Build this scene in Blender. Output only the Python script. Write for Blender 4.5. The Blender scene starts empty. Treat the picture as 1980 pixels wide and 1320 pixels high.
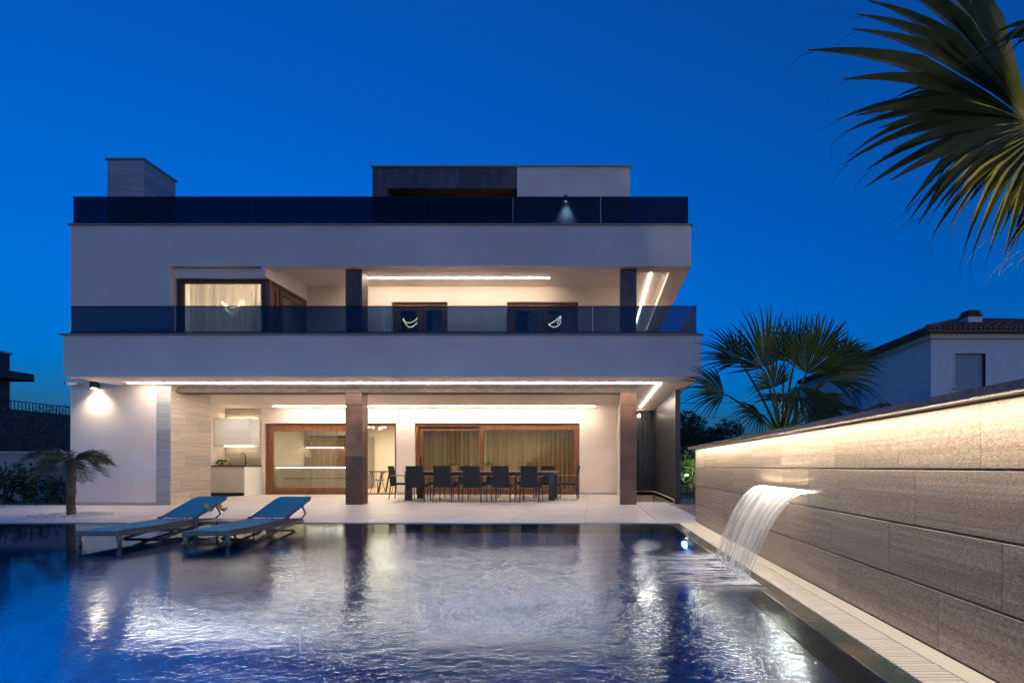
import bpy, math, random
from mathutils import Vector, Matrix

# ------------------------------------------------------------------ camera, sky, exposure
sc = bpy.context.scene
COL = sc.collection
R = math.radians
FPX, VX, VY, CAMH = 935.0, 1147.0, 902.0, 0.9          # focal length / vanishing point in photo pixels

cam = bpy.data.cameras.new('camera')
cam.sensor_width = 36.0
cam.lens = FPX / 1980.0 * 36.0
cam.shift_x = -(VX - 990.0) / 1980.0
cam.shift_y = (VY - 660.0) / 1980.0
cam.clip_start = 0.05
cam.clip_end = 3000
co = bpy.data.objects.new('camera', cam)
COL.objects.link(co)
co.location = (0, 0, CAMH)
co.rotation_euler = (R(90), 0, 0)
sc.camera = co

SUN_EL, SUN_ROT = 2.5, 152.0                            # last light low behind the camera, to the left
w = bpy.data.worlds.new('World')
sc.world = w
w.use_nodes = True
wn = w.node_tree
bg = wn.nodes['Background']
sky = wn.nodes.new('ShaderNodeTexSky')
sky.sky_type = 'NISHITA'
sky.sun_disc = False
sky.sun_elevation = R(SUN_EL)
sky.sun_rotation = R(SUN_ROT)
sky.ozone_density = 7.0
sky.air_density = 1.0
sky.dust_density = 3.0
hs = wn.nodes.new('ShaderNodeHueSaturation')
hs.inputs['Saturation'].default_value = 1.0
wn.links.new(sky.outputs[0], hs.inputs['Color'])
wn.links.new(hs.outputs[0], bg.inputs[0])
bg.inputs[1].default_value = 0.113

sc.view_settings.view_transform = 'Standard'
sc.view_settings.look = 'None'
sc.view_settings.gamma = 1.0
sc.view_settings.exposure = 2.3
GAIN = 1.0 / 2 ** 2.3                                   # lamp strengths below are given as seen after exposure

sc.render.engine = 'CYCLES'
cy = sc.cycles
cy.use_denoising = True
cy.max_bounces = 9
cy.diffuse_bounces = 4
cy.glossy_bounces = 5
cy.transmission_bounces = 6
cy.transparent_max_bounces = 24
cy.caustics_reflective = False
cy.caustics_refractive = False
cy.sample_clamp_indirect = 25.0
cy.sample_clamp_direct = 0.0

rng = random.Random(7)


def P(px, py, D):
    """a photo pixel at depth D -> a point"""
    return Vector(((px - VX) * D / FPX, D, CAMH + (VY - py) * D / FPX))


def PX(px, D):
    return (px - VX) * D / FPX


# ------------------------------------------------------------------ materials
MATS = {}


def nodes_of(m):
    m.use_nodes = True
    nt = m.node_tree
    return nt, nt.nodes, nt.links


def mat(name, c, rough=0.6, metal=0.0, c2=None, scale=4.0, stretch=(1, 1, 1), detail=5.0, lo=0.35, hi=0.65,
        bump=0.0, bscale=None, bdist=0.01, vary=0.0, spec=0.5, fine=None, coord='Object', trans=0.0):
    """procedural Principled material: two tones mixed by stretched noise, fine noise bump, per-object tint"""
    m = bpy.data.materials.new(name)
    nt, N, L = nodes_of(m)
    b = N['Principled BSDF']
    b.inputs['Roughness'].default_value = rough
    b.inputs['Metallic'].default_value = metal
    b.inputs['Specular IOR Level'].default_value = spec
    if trans:
        b.inputs['Subsurface Weight'].default_value = 0
    tc = N.new('ShaderNodeTexCoord')
    oi = N.new('ShaderNodeObjectInfo')
    mp = N.new('ShaderNodeMapping')
    mp.inputs['Scale'].default_value = stretch
    if coord == 'World':
        gm = N.new('ShaderNodeNewGeometry')
        L.new(gm.outputs['Position'], mp.inputs['Vector'])
    else:
        L.new(tc.outputs['Object'], mp.inputs['Vector'])
    if vary:
        vm = N.new('ShaderNodeVectorMath')
        vm.operation = 'MULTIPLY'
        vm.inputs[1].default_value = (37, 37, 37)
        cb = N.new('ShaderNodeCombineXYZ')
        for k in range(3):
            L.new(oi.outputs['Random'], cb.inputs[k])
        L.new(cb.outputs[0], vm.inputs[0])
        L.new(vm.outputs[0], mp.inputs['Location'])
    col = None
    if c2 is not None:
        n = N.new('ShaderNodeTexNoise')
        n.inputs['Scale'].default_value = scale
        n.inputs['Detail'].default_value = detail
        L.new(mp.outputs[0], n.inputs['Vector'])
        r = N.new('ShaderNodeValToRGB')
        r.color_ramp.elements[0].position = lo
        r.color_ramp.elements[1].position = hi
        r.color_ramp.elements[0].color = (*c, 1)
        r.color_ramp.elements[1].color = (*c2, 1)
        L.new(n.outputs['Fac'], r.inputs['Fac'])
        col = r.outputs['Color']
    else:
        rgb = N.new('ShaderNodeRGB')
        rgb.outputs[0].default_value = (*c, 1)
        col = rgb.outputs[0]
    if fine:
        n3 = N.new('ShaderNodeTexNoise')
        n3.inputs['Scale'].default_value = fine[0]
        n3.inputs['Detail'].default_value = 3
        L.new(mp.outputs[0], n3.inputs['Vector'])
        mr = N.new('ShaderNodeMapRange')
        mr.inputs[1].default_value = 0.3
        mr.inputs[2].default_value = 0.7
        mr.inputs[3].default_value = 1 - fine[1]
        mr.inputs[4].default_value = 1 + fine[1]
        L.new(n3.outputs['Fac'], mr.inputs[0])
        mx = N.new('ShaderNodeVectorMath')
        mx.operation = 'SCALE'
        L.new(col, mx.inputs[0])
        L.new(mr.outputs[0], mx.inputs['Scale'])
        col = mx.outputs[0]
    if vary:
        mr = N.new('ShaderNodeMapRange')
        mr.inputs[3].default_value = 1 - vary
        mr.inputs[4].default_value = 1 + vary
        L.new(oi.outputs['Random'], mr.inputs[0])
        mx = N.new('ShaderNodeVectorMath')
        mx.operation = 'SCALE'
        L.new(col, mx.inputs[0])
        L.new(mr.outputs[0], mx.inputs['Scale'])
        col = mx.outputs[0]
    L.new(col, b.inputs['Base Color'])
    if bump:
        n2 = N.new('ShaderNodeTexNoise')
        n2.inputs['Scale'].default_value = bscale or scale * 4
        n2.inputs['Detail'].default_value = 4
        L.new(mp.outputs[0], n2.inputs['Vector'])
        bp = N.new('ShaderNodeBump')
        bp.inputs['Strength'].default_value = bump
        bp.inputs['Distance'].default_value = bdist
        L.new(n2.outputs['Fac'], bp.inputs['Height'])
        L.new(bp.outputs[0], b.inputs['Normal'])
    MATS[name] = m
    return m


def emit(name, c, s):
    m = bpy.data.materials.new(name)
    nt, N, L = nodes_of(m)
    N.remove(N['Principled BSDF'])
    e = N.new('ShaderNodeEmission')
    e.inputs[0].default_value = (*c, 1)
    e.inputs[1].default_value = s * GAIN
    L.new(e.outputs[0], N['Material Output'].inputs[0])
    MATS[name] = m
    return m


def glassy(name, tint, ior=1.5, rough=0.0, boost=0.0):
    """clear sheet: Fresnel mix of tinted see-through and mirror (no refraction, lets light pass)"""
    m = bpy.data.materials.new(name)
    nt, N, L = nodes_of(m)
    N.remove(N['Principled BSDF'])
    t = N.new('ShaderNodeBsdfTransparent')
    t.inputs[0].default_value = (*tint, 1)
    g = N.new('ShaderNodeBsdfGlossy')
    g.inputs['Roughness'].default_value = rough
    g.inputs[0].default_value = (0.95, 0.97, 1, 1)
    f = N.new('ShaderNodeFresnel')
    gn = N.new('ShaderNodeNewGeometry')
    mi = N.new('ShaderNodeMapRange')            # same Fresnel on both faces of the sheet
    mi.inputs[3].default_value = ior
    mi.inputs[4].default_value = 1.0 / ior
    L.new(gn.outputs['Backfacing'], mi.inputs[0])
    L.new(mi.outputs[0], f.inputs[0])
    a = N.new('ShaderNodeMath')
    a.operation = 'ADD'
    a.use_clamp = True
    a.inputs[1].default_value = boost
    L.new(f.outputs[0], a.inputs[0])
    mx = N.new('ShaderNodeMixShader')
    L.new(a.outputs[0], mx.inputs[0])
    L.new(t.outputs[0], mx.inputs[1])
    L.new(g.outputs[0], mx.inputs[2])
    L.new(mx.outputs[0], N['Material Output'].inputs[0])
    MATS[name] = m
    return m


def sheer(name, c, alpha, c2=None):
    """curtain cloth: part see-through, part diffuse and translucent"""
    m = bpy.data.materials.new(name)
    nt, N, L = nodes_of(m)
    N.remove(N['Principled BSDF'])
    t = N.new('ShaderNodeBsdfTransparent')
    d = N.new('ShaderNodeBsdfDiffuse')
    d.inputs[0].default_value = (*c, 1)
    tr = N.new('ShaderNodeBsdfTranslucent')
    tr.inputs[0].default_value = (*(c2 or c), 1)
    m1 = N.new('ShaderNodeMixShader')
    m1.inputs[0].default_value = 0.55
    L.new(d.outputs[0], m1.inputs[1])
    L.new(tr.outputs[0], m1.inputs[2])
    m2 = N.new('ShaderNodeMixShader')
    tc = N.new('ShaderNodeTexCoord')
    n = N.new('ShaderNodeTexNoise')
    mp = N.new('ShaderNodeMapping')
    mp.inputs['Scale'].default_value = (9, 9, 0.4)
    L.new(tc.outputs['Object'], mp.inputs[0])
    L.new(mp.outputs[0], n.inputs['Vector'])
    n.inputs['Scale'].default_value = 1.0
    mr = N.new('ShaderNodeMapRange')
    mr.inputs[1].default_value = 0.3
    mr.inputs[2].default_value = 0.7
    mr.inputs[3].default_value = alpha - 0.12
    mr.inputs[4].default_value = min(1, alpha + 0.12)
    L.new(n.outputs['Fac'], mr.inputs[0])
    L.new(mr.outputs[0], m2.inputs[0])
    L.new(t.outputs[0], m2.inputs[1])
    L.new(m1.outputs[0], m2.inputs[2])
    L.new(m2.outputs[0], N['Material Output'].inputs[0])
    MATS[name] = m
    return m


def leafmat(name, c, c2, rough=0.45, tr=0.25):
    m = bpy.data.materials.new(name)
    nt, N, L = nodes_of(m)
    b = N['Principled BSDF']
    b.inputs['Roughness'].default_value = rough
    tc = N.new('ShaderNodeTexCoord')
    n = N.new('ShaderNodeTexNoise')
    n.inputs['Scale'].default_value = 3.5
    n.inputs['Detail'].default_value = 6
    L.new(tc.outputs['Object'], n.inputs['Vector'])
    r = N.new('ShaderNodeValToRGB')
    r.color_ramp.elements[0].position = 0.35
    r.color_ramp.elements[1].position = 0.68
    r.color_ramp.elements[0].color = (*c, 1)
    r.color_ramp.elements[1].color = (*c2, 1)
    L.new(n.outputs['Fac'], r.inputs['Fac'])
    L.new(r.outputs[0], b.inputs['Base Color'])
    t = N.new('ShaderNodeBsdfTranslucent')
    L.new(r.outputs[0], t.inputs[0])
    mx = N.new('ShaderNodeMixShader')
    mx.inputs[0].default_value = tr
    L.new(b.outputs[0], mx.inputs[1])
    L.new(t.outputs[0], mx.inputs[2])
    L.new(mx.outputs[0], N['Material Output'].inputs[0])
    MATS[name] = m
    return m


def travertine(name, cA, cB, cC, axis, rough=0.35, pit=0.35):
    """vein-cut stone: long thin bands along the course, fine pores"""
    m = bpy.data.materials.new(name)
    nt, N, L = nodes_of(m)
    b = N['Principled BSDF']
    b.inputs['Roughness'].default_value = rough
    gm = N.new('ShaderNodeNewGeometry')
    oi = N.new('ShaderNodeObjectInfo')
    mp = N.new('ShaderNodeMapping')
    mp.inputs['Scale'].default_value = {'x': (0.4, 1, 22), 'y': (1, 0.42, 26), 'xy': (0.5, 0.5, 18)}[axis]
    ad = N.new('ShaderNodeVectorMath')
    ad.operation = 'ADD'
    cb = N.new('ShaderNodeCombineXYZ')
    mm = N.new('ShaderNodeMath')
    mm.operation = 'MULTIPLY'
    mm.inputs[1].default_value = 53.0
    L.new(oi.outputs['Random'], mm.inputs[0])
    for k in range(3):
        L.new(mm.outputs[0], cb.inputs[k])
    L.new(gm.outputs['Position'], ad.inputs[0])
    L.new(cb.outputs[0], ad.inputs[1])
    L.new(ad.outputs[0], mp.inputs['Vector'])
    n = N.new('ShaderNodeTexNoise')
    n.inputs['Scale'].default_value = 1.6
    n.inputs['Detail'].default_value = 9
    n.inputs['Roughness'].default_value = 0.65
    n.inputs['Distortion'].default_value = 0.12
    L.new(mp.outputs[0], n.inputs['Vector'])
    r = N.new('ShaderNodeValToRGB')
    e = r.color_ramp.elements
    e[0].position = 0.32
    e[0].color = (*cA, 1)
    e[1].position = 0.68
    e[1].color = (*cC, 1)
    x = e.new(0.5)
    x.color = (*cB, 1)
    L.new(n.outputs['Fac'], r.inputs['Fac'])
    mp2 = N.new('ShaderNodeMapping')
    mp2.inputs['Scale'].default_value = {'x': (26, 60, 90), 'y': (120, 70, 130), 'xy': (26, 26, 90)}[axis]
    L.new(ad.outputs[0], mp2.inputs['Vector'])
    n2 = N.new('ShaderNodeTexNoise')
    n2.inputs['Scale'].default_value = 1.0
    n2.inputs['Detail'].default_value = 3
    L.new(mp2.outputs[0], n2.inputs['Vector'])
    mr = N.new('ShaderNodeMapRange')
    mr.inputs[1].default_value = 0.35
    mr.inputs[2].default_value = 0.7
    mr.inputs[3].default_value = 1 - pit
    mr.inputs[4].default_value = 1 + pit
    L.new(n2.outputs['Fac'], mr.inputs[0])
    mv = N.new('ShaderNodeMapRange')
    mv.inputs[3].default_value = 0.88
    mv.inputs[4].default_value = 1.12
    L.new(oi.outputs['Random'], mv.inputs[0])
    mu = N.new('ShaderNodeMath')
    mu.operation = 'MULTIPLY'
    L.new(mr.outputs[0], mu.inputs[0])
    L.new(mv.outputs[0], mu.inputs[1])
    sx = N.new('ShaderNodeVectorMath')
    sx.operation = 'SCALE'
    L.new(r.outputs[0], sx.inputs[0])
    L.new(mu.outputs[0], sx.inputs['Scale'])
    L.new(sx.outputs[0], b.inputs['Base Color'])
    bp = N.new('ShaderNodeBump')
    bp.inputs['Strength'].default_value = 0.25
    bp.inputs['Distance'].default_value = 0.003
    L.new(n2.outputs['Fac'], bp.inputs['Height'])
    L.new(bp.outputs[0], b.inputs['Normal'])
    MATS[name] = m
    return m


M = MATS
mat('plaster', (0.76, 0.655, 0.575), 0.85, c2=(0.80, 0.70, 0.615), scale=1.1, bump=0.35, bscale=140, bdist=0.004, coord='World', fine=(0.55, 0.06))
mat('soffit', (0.77, 0.68, 0.60), 0.85, c2=(0.81, 0.72, 0.64), scale=0.8, bump=0.08, bscale=120, bdist=0.002, coord='World')
mat('coping', (0.22, 0.23, 0.25), 0.5, c2=(0.28, 0.29, 0.31), scale=6, coord='World')
mat('rail_metal', (0.03, 0.033, 0.04), 0.4, 0.6)
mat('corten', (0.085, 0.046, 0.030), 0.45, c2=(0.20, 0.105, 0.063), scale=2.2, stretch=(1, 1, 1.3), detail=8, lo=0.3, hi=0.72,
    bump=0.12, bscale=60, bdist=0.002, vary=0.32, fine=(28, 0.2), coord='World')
mat('corten_dark', (0.085, 0.062, 0.055), 0.42, c2=(0.15, 0.10, 0.085), scale=2.0, stretch=(3, 3, 0.7), detail=8,
    bump=0.1, bscale=60, bdist=0.002, vary=0.15, fine=(24, 0.15), coord='World')
mat('wood', (0.165, 0.062, 0.026), 0.4, c2=(0.265, 0.108, 0.045), scale=2.4, stretch=(9, 9, 0.9), detail=6, bump=0.06, bscale=30, bdist=0.001)
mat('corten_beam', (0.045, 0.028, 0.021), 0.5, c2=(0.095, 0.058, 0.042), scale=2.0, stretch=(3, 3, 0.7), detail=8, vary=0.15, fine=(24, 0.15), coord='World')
mat('wood_dark', (0.06, 0.03, 0.017), 0.4, c2=(0.10, 0.05, 0.026), scale=2.4, stretch=(9, 9, 0.9), detail=6)
mat('terrace_tile', (0.56, 0.51, 0.475), 0.42, c2=(0.66, 0.61, 0.57), scale=1.3, stretch=(0.5, 2.2, 1), detail=8, bump=0.06,
    bscale=70, bdist=0.002, vary=0.05, fine=(40, 0.05), coord='World')
mat('grout', (0.22, 0.205, 0.19), 0.9, c2=(0.27, 0.255, 0.24), scale=8)
mat('plinth', (0.34, 0.33, 0.33), 0.55, c2=(0.42, 0.41, 0.41), scale=5, coord='World')
mat('white_gloss', (0.80, 0.80, 0.78), 0.25)
mat('cabinet_greige', (0.60, 0.57, 0.50), 0.3)
mat('counter_black', (0.012, 0.012, 0.013), 0.3, c2=(0.025, 0.025, 0.025), scale=40)
mat('black_metal', (0.012, 0.012, 0.013), 0.35, 0.5)
mat('anthracite', (0.035, 0.040, 0.046), 0.36, 0.4, c2=(0.05, 0.056, 0.062), scale=3, bump=0.03, bscale=200)
mat('wicker', (0.014, 0.015, 0.017), 0.6, c2=(0.032, 0.034, 0.038), scale=120, stretch=(1, 1, 2.2), detail=1, bump=0.5, bscale=150, bdist=0.003, spec=0.25)
mat('table_top', (0.26, 0.15, 0.085), 0.4, c2=(0.36, 0.22, 0.13), scale=3, stretch=(1, 14, 1), detail=6)
mat('arm_wood', (0.30, 0.17, 0.09), 0.45, c2=(0.40, 0.24, 0.13), scale=6, stretch=(1, 8, 1))
mat('terracotta', (0.40, 0.22, 0.14), 0.8, c2=(0.50, 0.30, 0.20), scale=14, bump=0.2, bscale=60)
mat('soil', (0.05, 0.035, 0.025), 0.95, c2=(0.08, 0.06, 0.04), scale=30)
mat('sling_blue', (0.0, 0.29, 0.36), 0.6, c2=(0.003, 0.35, 0.43), scale=220, detail=1, bump=0.25, bscale=260, bdist=0.001, spec=0.05)
mat('lounger_frame', (0.13, 0.098, 0.078), 0.38, c2=(0.16, 0.125, 0.10), scale=9, bump=0.05, bscale=120)
mat('steel', (0.55, 0.55, 0.56), 0.25, 1.0)
mat('pvc_grate', (0.80, 0.73, 0.60), 0.5, c2=(0.85, 0.79, 0.66), scale=7, vary=0.04, coord='World')
mat('beige_strip', (0.78, 0.70, 0.56), 0.5, c2=(0.84, 0.77, 0.64), scale=2.5, stretch=(2, 0.6, 1), detail=7, coord='World', bump=0.08, bscale=60)
mat('edge_tile', (0.045, 0.075, 0.065), 0.15, c2=(0.16, 0.12, 0.075), scale=3.2, detail=8, lo=0.38, hi=0.68, coord='World', bump=0.1, bscale=30)
mat('pool_tile', (0.0006, 0.055, 0.15), 0.5, c2=(0.001, 0.085, 0.20), scale=6, detail=6, coord='World', fine=(30, 0.2))
mat('lawn_ground', (0.025, 0.055, 0.012), 0.9, c2=(0.045, 0.085, 0.02), scale=4, detail=8, bump=0.5, bscale=60, bdist=0.03, coord='World')
mat('path_stone', (0.14, 0.10, 0.085), 0.7, c2=(0.20, 0.15, 0.125), scale=5, vary=0.1, coord='World')
mat('garden_render', (0.30, 0.28, 0.26), 0.85, c2=(0.42, 0.39, 0.36), scale=1.2, detail=7, coord='World', bump=0.2, bscale=50)
mat('dark_render', (0.05, 0.055, 0.07), 0.85, c2=(0.065, 0.07, 0.085), scale=1.5, coord='World')
mat('far_wall', (0.74, 0.71, 0.66), 0.85, c2=(0.80, 0.77, 0.72), scale=1.5, coord='World', bump=0.1, bscale=60)
mat('far_shutter', (0.30, 0.36, 0.40), 0.6, c2=(0.33, 0.39, 0.43), scale=4)
mat('roof_tile', (0.20, 0.085, 0.055), 0.8, c2=(0.30, 0.14, 0.09), scale=6, detail=6, coord='World', vary=0.1)
mat('trunk', (0.10, 0.065, 0.04), 0.9, c2=(0.19, 0.13, 0.085), scale=14, stretch=(1, 1, 2.5), bump=0.6, bscale=26, bdist=0.02)
mat('husk', (0.17, 0.10, 0.055), 0.9, c2=(0.10, 0.06, 0.035), scale=18)
mat('pebble', (0.60, 0.59, 0.57), 0.6, c2=(0.75, 0.74, 0.72), scale=9, vary=0.15)
mat('paint_white', (0.78, 0.76, 0.72), 0.7, c2=(0.82, 0.80, 0.76), scale=2, coord='World')
mat('room_wall', (0.72, 0.66, 0.55), 0.8, c2=(0.76, 0.70, 0.60), scale=1.2, coord='World')
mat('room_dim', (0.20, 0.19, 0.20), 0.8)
mat('room_floor', (0.40, 0.30, 0.20), 0.4, c2=(0.48, 0.37, 0.25), scale=3, stretch=(1, 6, 1), coord='World')
mat('walnut', (0.20, 0.10, 0.05), 0.4, c2=(0.32, 0.18, 0.09), scale=3, stretch=(1, 1, 9), coord='World')
mat('fabric_grey', (0.30, 0.28, 0.27), 0.9, c2=(0.36, 0.34, 0.33), scale=60)
mat('glass_edge', (0.55, 0.60, 0.60), 0.3)  # pale tone painted in for light caught along the pane edges
mat('orange_fruit', (0.75, 0.30, 0.03), 0.5, c2=(0.85, 0.42, 0.07), scale=30)
mat('yellow_fruit', (0.72, 0.47, 0.05), 0.45)
mat('red_fruit', (0.45, 0.06, 0.03), 0.4)
mat('board_wood', (0.42, 0.26, 0.13), 0.6, c2=(0.5, 0.33, 0.18), scale=6, stretch=(1, 8, 1))
mat('drink', (0.55, 0.42, 0.10), 0.2)
mat('foam_drop', (0.85, 0.87, 0.88), 0.2)
mat('camera_white', (0.75, 0.75, 0.75), 0.35)
mat('cable_black', (0.01, 0.01, 0.012), 0.6)
mat('louvre_ground', (0.48, 0.40, 0.31), 0.6, c2=(0.58, 0.49, 0.39), scale=3, coord='World')
travertine('travertine_warm', (0.40, 0.33, 0.255), (0.50, 0.425, 0.335), (0.60, 0.525, 0.43), 'xy', 0.4, 0.10)
travertine('travertine_grey', (0.30, 0.30, 0.305), (0.37, 0.37, 0.375), (0.46, 0.46, 0.465), 'xy', 0.4, 0.10)
travertine('wall_stone', (0.29, 0.222, 0.160), (0.375, 0.295, 0.218), (0.475, 0.385, 0.295), 'y', 0.45, 0.32)
mat('wall_coping', (0.17, 0.145, 0.13), 0.6, c2=(0.27, 0.235, 0.21), scale=70, detail=2, coord='World', bump=0.3, bscale=90, bdist=0.003)
glassy('clear_glass', (0.93, 0.95, 0.95), 1.5)
glassy('rail_glass', (0.26, 0.35, 0.48), 1.40, 0.0)
glassy('rail_glass_dark', (0.07, 0.11, 0.17), 1.36, 0.0)
glassy('thin_glass', (0.97, 0.97, 0.97), 1.3)
sheer('curtain_brown', (0.22, 0.175, 0.12), 0.78, (0.42, 0.325, 0.205))
sheer('curtain_cream', (0.42, 0.37, 0.30), 0.34, (0.5, 0.44, 0.34))
sheer('curtain_white', (0.72, 0.68, 0.66), 0.82, (0.85, 0.78, 0.68))
leafmat('palm_leaf', (0.085, 0.095, 0.026), (0.24, 0.215, 0.065), 0.38, 0.3)
leafmat('palm_leaf_far', (0.045, 0.080, 0.028), (0.10, 0.135, 0.045), 0.4, 0.25)
leafmat('date_leaf', (0.05, 0.065, 0.03), (0.10, 0.11, 0.045), 0.5, 0.2)
leafmat('shrub_leaf', (0.022, 0.042, 0.014), (0.06, 0.085, 0.03), 0.5, 0.2)
leafmat('olive_leaf', (0.07, 0.085, 0.06), (0.14, 0.155, 0.11), 0.5, 0.2)
leafmat('pine_leaf', (0.015, 0.030, 0.014), (0.03, 0.05, 0.02), 0.7, 0.1)
leafmat('herb_leaf', (0.06, 0.15, 0.03), (0.14, 0.26, 0.06), 0.5, 0.25)
leafmat('grass_blade', (0.03, 0.075, 0.012), (0.07, 0.13, 0.025), 0.6, 0.25)
LEDC = (1.0, 0.80, 0.62)
emit('led_soffit', (1.0, 0.86, 0.72), 112)
emit('led_upper', (1.0, 0.86, 0.70), 80)
emit('led_wall', (1.0, 0.87, 0.68), 128)
emit('led_kitchen', (1.0, 0.86, 0.62), 26)
emit('globe', (1.0, 0.80, 0.52), 150)
emit('bulb_warm', (1.0, 0.80, 0.50), 60)
emit('pendant_glow', (1.0, 0.62, 0.25), 11)
emit('pool_bulb', (0.22, 0.48, 1.0), 30)
emit('garden_bulb', (1.0, 0.95, 0.82), 220)


# ------------------------------------------------------------------ mesh helpers
class MB:
    def __init__(s):
        s.v, s.f = [], []

    def quad(s, a, b, c, d):
        n = len(s.v)
        s.v += [tuple(a), tuple(b), tuple(c), tuple(d)]
        s.f.append((n, n + 1, n + 2, n + 3))
        return s

    def tri(s, a, b, c):
        n = len(s.v)
        s.v += [tuple(a), tuple(b), tuple(c)]
        s.f.append((n, n + 1, n + 2))
        return s

    def box(s, x0, x1, y0, y1, z0, z1, ch=0.0):
        if x0 > x1: x0, x1 = x1, x0
        if y0 > y1: y0, y1 = y1, y0
        if z0 > z1: z0, z1 = z1, z0
        n = len(s.v)
        if ch <= 0:
            s.v += [(x0, y0, z0), (x1, y0, z0), (x1, y1, z0), (x0, y1, z0), (x0, y0, z1), (x1, y0, z1), (x1, y1, z1), (x0, y1, z1)]
            for q in ((0, 3, 2, 1), (4, 5, 6, 7), (0, 1, 5, 4), (1, 2, 6, 5), (2, 3, 7, 6), (3, 0, 4, 7)):
                s.f.append(tuple(n + i for i in q))
            return s
        # chamfered box: 24 vertices
        lo, hi = (x0, y0, z0), (x1, y1, z1)
        idx = {}
        for sx in (0, 1):
            for sy in (0, 1):
                for sz in (0, 1):
                    for ax in range(3):
                        p = []
                        for k, sg in enumerate((sx, sy, sz)):
                            e = hi[k] if sg else lo[k]
                            if k != ax:
                                e += -ch if sg else ch
                            p.append(e)
                        idx[(sx, sy, sz, ax)] = len(s.v)
                        s.v.append(tuple(p))
        I = idx
        for ax in range(3):
            a1, a2 = [(1, 2), (2, 0), (0, 1)][ax]
            for sg in (0, 1):
                q = []
                for u, v in ((0, 0), (1, 0), (1, 1), (0, 1)):
                    k = [0, 0, 0]
                    k[ax] = sg; k[a1] = u; k[a2] = v
                    q.append(I[(*k, ax)])
                s.f.append(tuple(q if sg else q[::-1]))
            for u in (0, 1):
                for v in (0, 1):
                    k0, k1 = [0, 0, 0], [0, 0, 0]
                    k0[a1] = k1[a1] = u
                    k0[a2] = k1[a2] = v
                    k0[ax], k1[ax] = 0, 1
                    q = [I[(*k0, a1)], I[(*k1, a1)], I[(*k1, a2)], I[(*k0, a2)]]
                    s.f.append(tuple(q if u == v else q[::-1]))
        for sx in (0, 1):
            for sy in (0, 1):
                for sz in (0, 1):
                    q = [I[(sx, sy, sz, 0)], I[(sx, sy, sz, 1)], I[(sx, sy, sz, 2)]]
                    s.f.append(tuple(q if (sx + sy + sz) % 2 == 1 else q[::-1]))
        return s

    def tube(s, pts, rad, seg=8, cap=True, flat=1.0):
        pts = [Vector(p) for p in pts]
        if not hasattr(rad, '__len__'):
            rad = [rad] * len(pts)
        n0 = len(s.v)
        up = None
        for i, p in enumerate(pts):
            t = (pts[min(i + 1, len(pts) - 1)] - pts[max(i - 1, 0)]).normalized()
            if up is None:
                a = Vector((0, 0, 1)) if abs(t.z) < 0.9 else Vector((1, 0, 0))
                up = t.cross(a).normalized()
            up = (up - t * up.dot(t)).normalized()
            bi = t.cross(up)
            for k in range(seg):
                an = 2 * math.pi * k / seg
                s.v.append(tuple(p + (up * math.cos(an) + bi * math.sin(an) * flat) * rad[i]))
        for i in range(len(pts) - 1):
            for k in range(seg):
                a, b = n0 + i * seg + k, n0 + i * seg + (k + 1) % seg
                s.f.append((a, b, b + seg, a + seg))
        if cap:
            s.f.append(tuple(n0 + k for k in range(seg))[::-1])
            s.f.append(tuple(n0 + (len(pts) - 1) * seg + k for k in range(seg)))
        return s

    def lathe(s, prof, c=(0, 0, 0), seg=20):
        n0 = len(s.v)
        for r, z in prof:
            for k in range(seg):
                a = 2 * math.pi * k / seg
                s.v.append((c[0] + r * math.cos(a), c[1] + r * math.sin(a), c[2] + z))
        for i in range(len(prof) - 1):
            for k in range(seg):
                a, b = n0 + i * seg + k, n0 + i * seg + (k + 1) % seg
                s.f.append((a, b, b + seg, a + seg))
        s.f.append(tuple(n0 + k for k in range(seg))[::-1])
        s.f.append(tuple(n0 + (len(prof) - 1) * seg + k for k in range(seg)))
        return s

    def grid(s, rows):
        n0 = len(s.v)
        w_ = len(rows[0])
        for r in rows:
            s.v += [tuple(p) for p in r]
        for i in range(len(rows) - 1):
            for k in range(w_ - 1):
                a = n0 + i * w_ + k
                s.f.append((a, a + 1, a + w_ + 1, a + w_))
        return s

    def mesh(s, name, m, smooth=False):
        me = bpy.data.meshes.new(name)
        me.from_pydata(s.v, [], s.f)
        if isinstance(m, str):
            m = M[m]
        me.materials.append(m)
        if smooth:
            me.polygons.foreach_set('use_smooth', [True] * len(me.polygons))
        me.update()
        return me

    def build(s, name, m, parent=None, smooth=False, auto=None):
        me = s.mesh(name, m, smooth)
        if auto is not None:
            me.set_sharp_from_angle(angle=R(auto))
        return link(name, me, parent)


def link(name, data, parent=None, loc=None):
    o = bpy.data.objects.new(name, data)
    COL.objects.link(o)
    if parent is not None:
        o.parent = parent
        if parent.type == 'EMPTY':
            o.matrix_parent_inverse = Matrix.Translation(-parent.location)
    if loc is not None:
        o.location = loc
    return o


def tag(o, label, cat, group=None):
    o['label'] = label
    o['category'] = cat
    if group:
        o['group'] = group
    return o


def thing(name, label, cat, loc=(0, 0, 0), group=None):
    o = bpy.data.objects.new(name, None)
    o.empty_display_size = 0.2
    COL.objects.link(o)
    o.location = loc
    return tag(o, label, cat, group)


def structure(o):
    o['kind'] = 'structure'
    return o


def dup(root, loc, rz=0.0, label=None):
    r = root.copy()
    COL.objects.link(r)
    r.location = loc
    r.rotation_euler = (0, 0, rz)
    if label:
        r['label'] = label
    for ch in list(root.children):
        c = ch.copy()
        COL.objects.link(c)
        c.parent = r
        for g in ch.children:
            d = g.copy()
            COL.objects.link(d)
            d.parent = c
    return r


def box(name, x0, x1, y0, y1, z0, z1, m, parent=None, ch=0.0):
    return MB().box(x0, x1, y0, y1, z0, z1, ch).build(name, m, parent)


PIECES = {}


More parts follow.
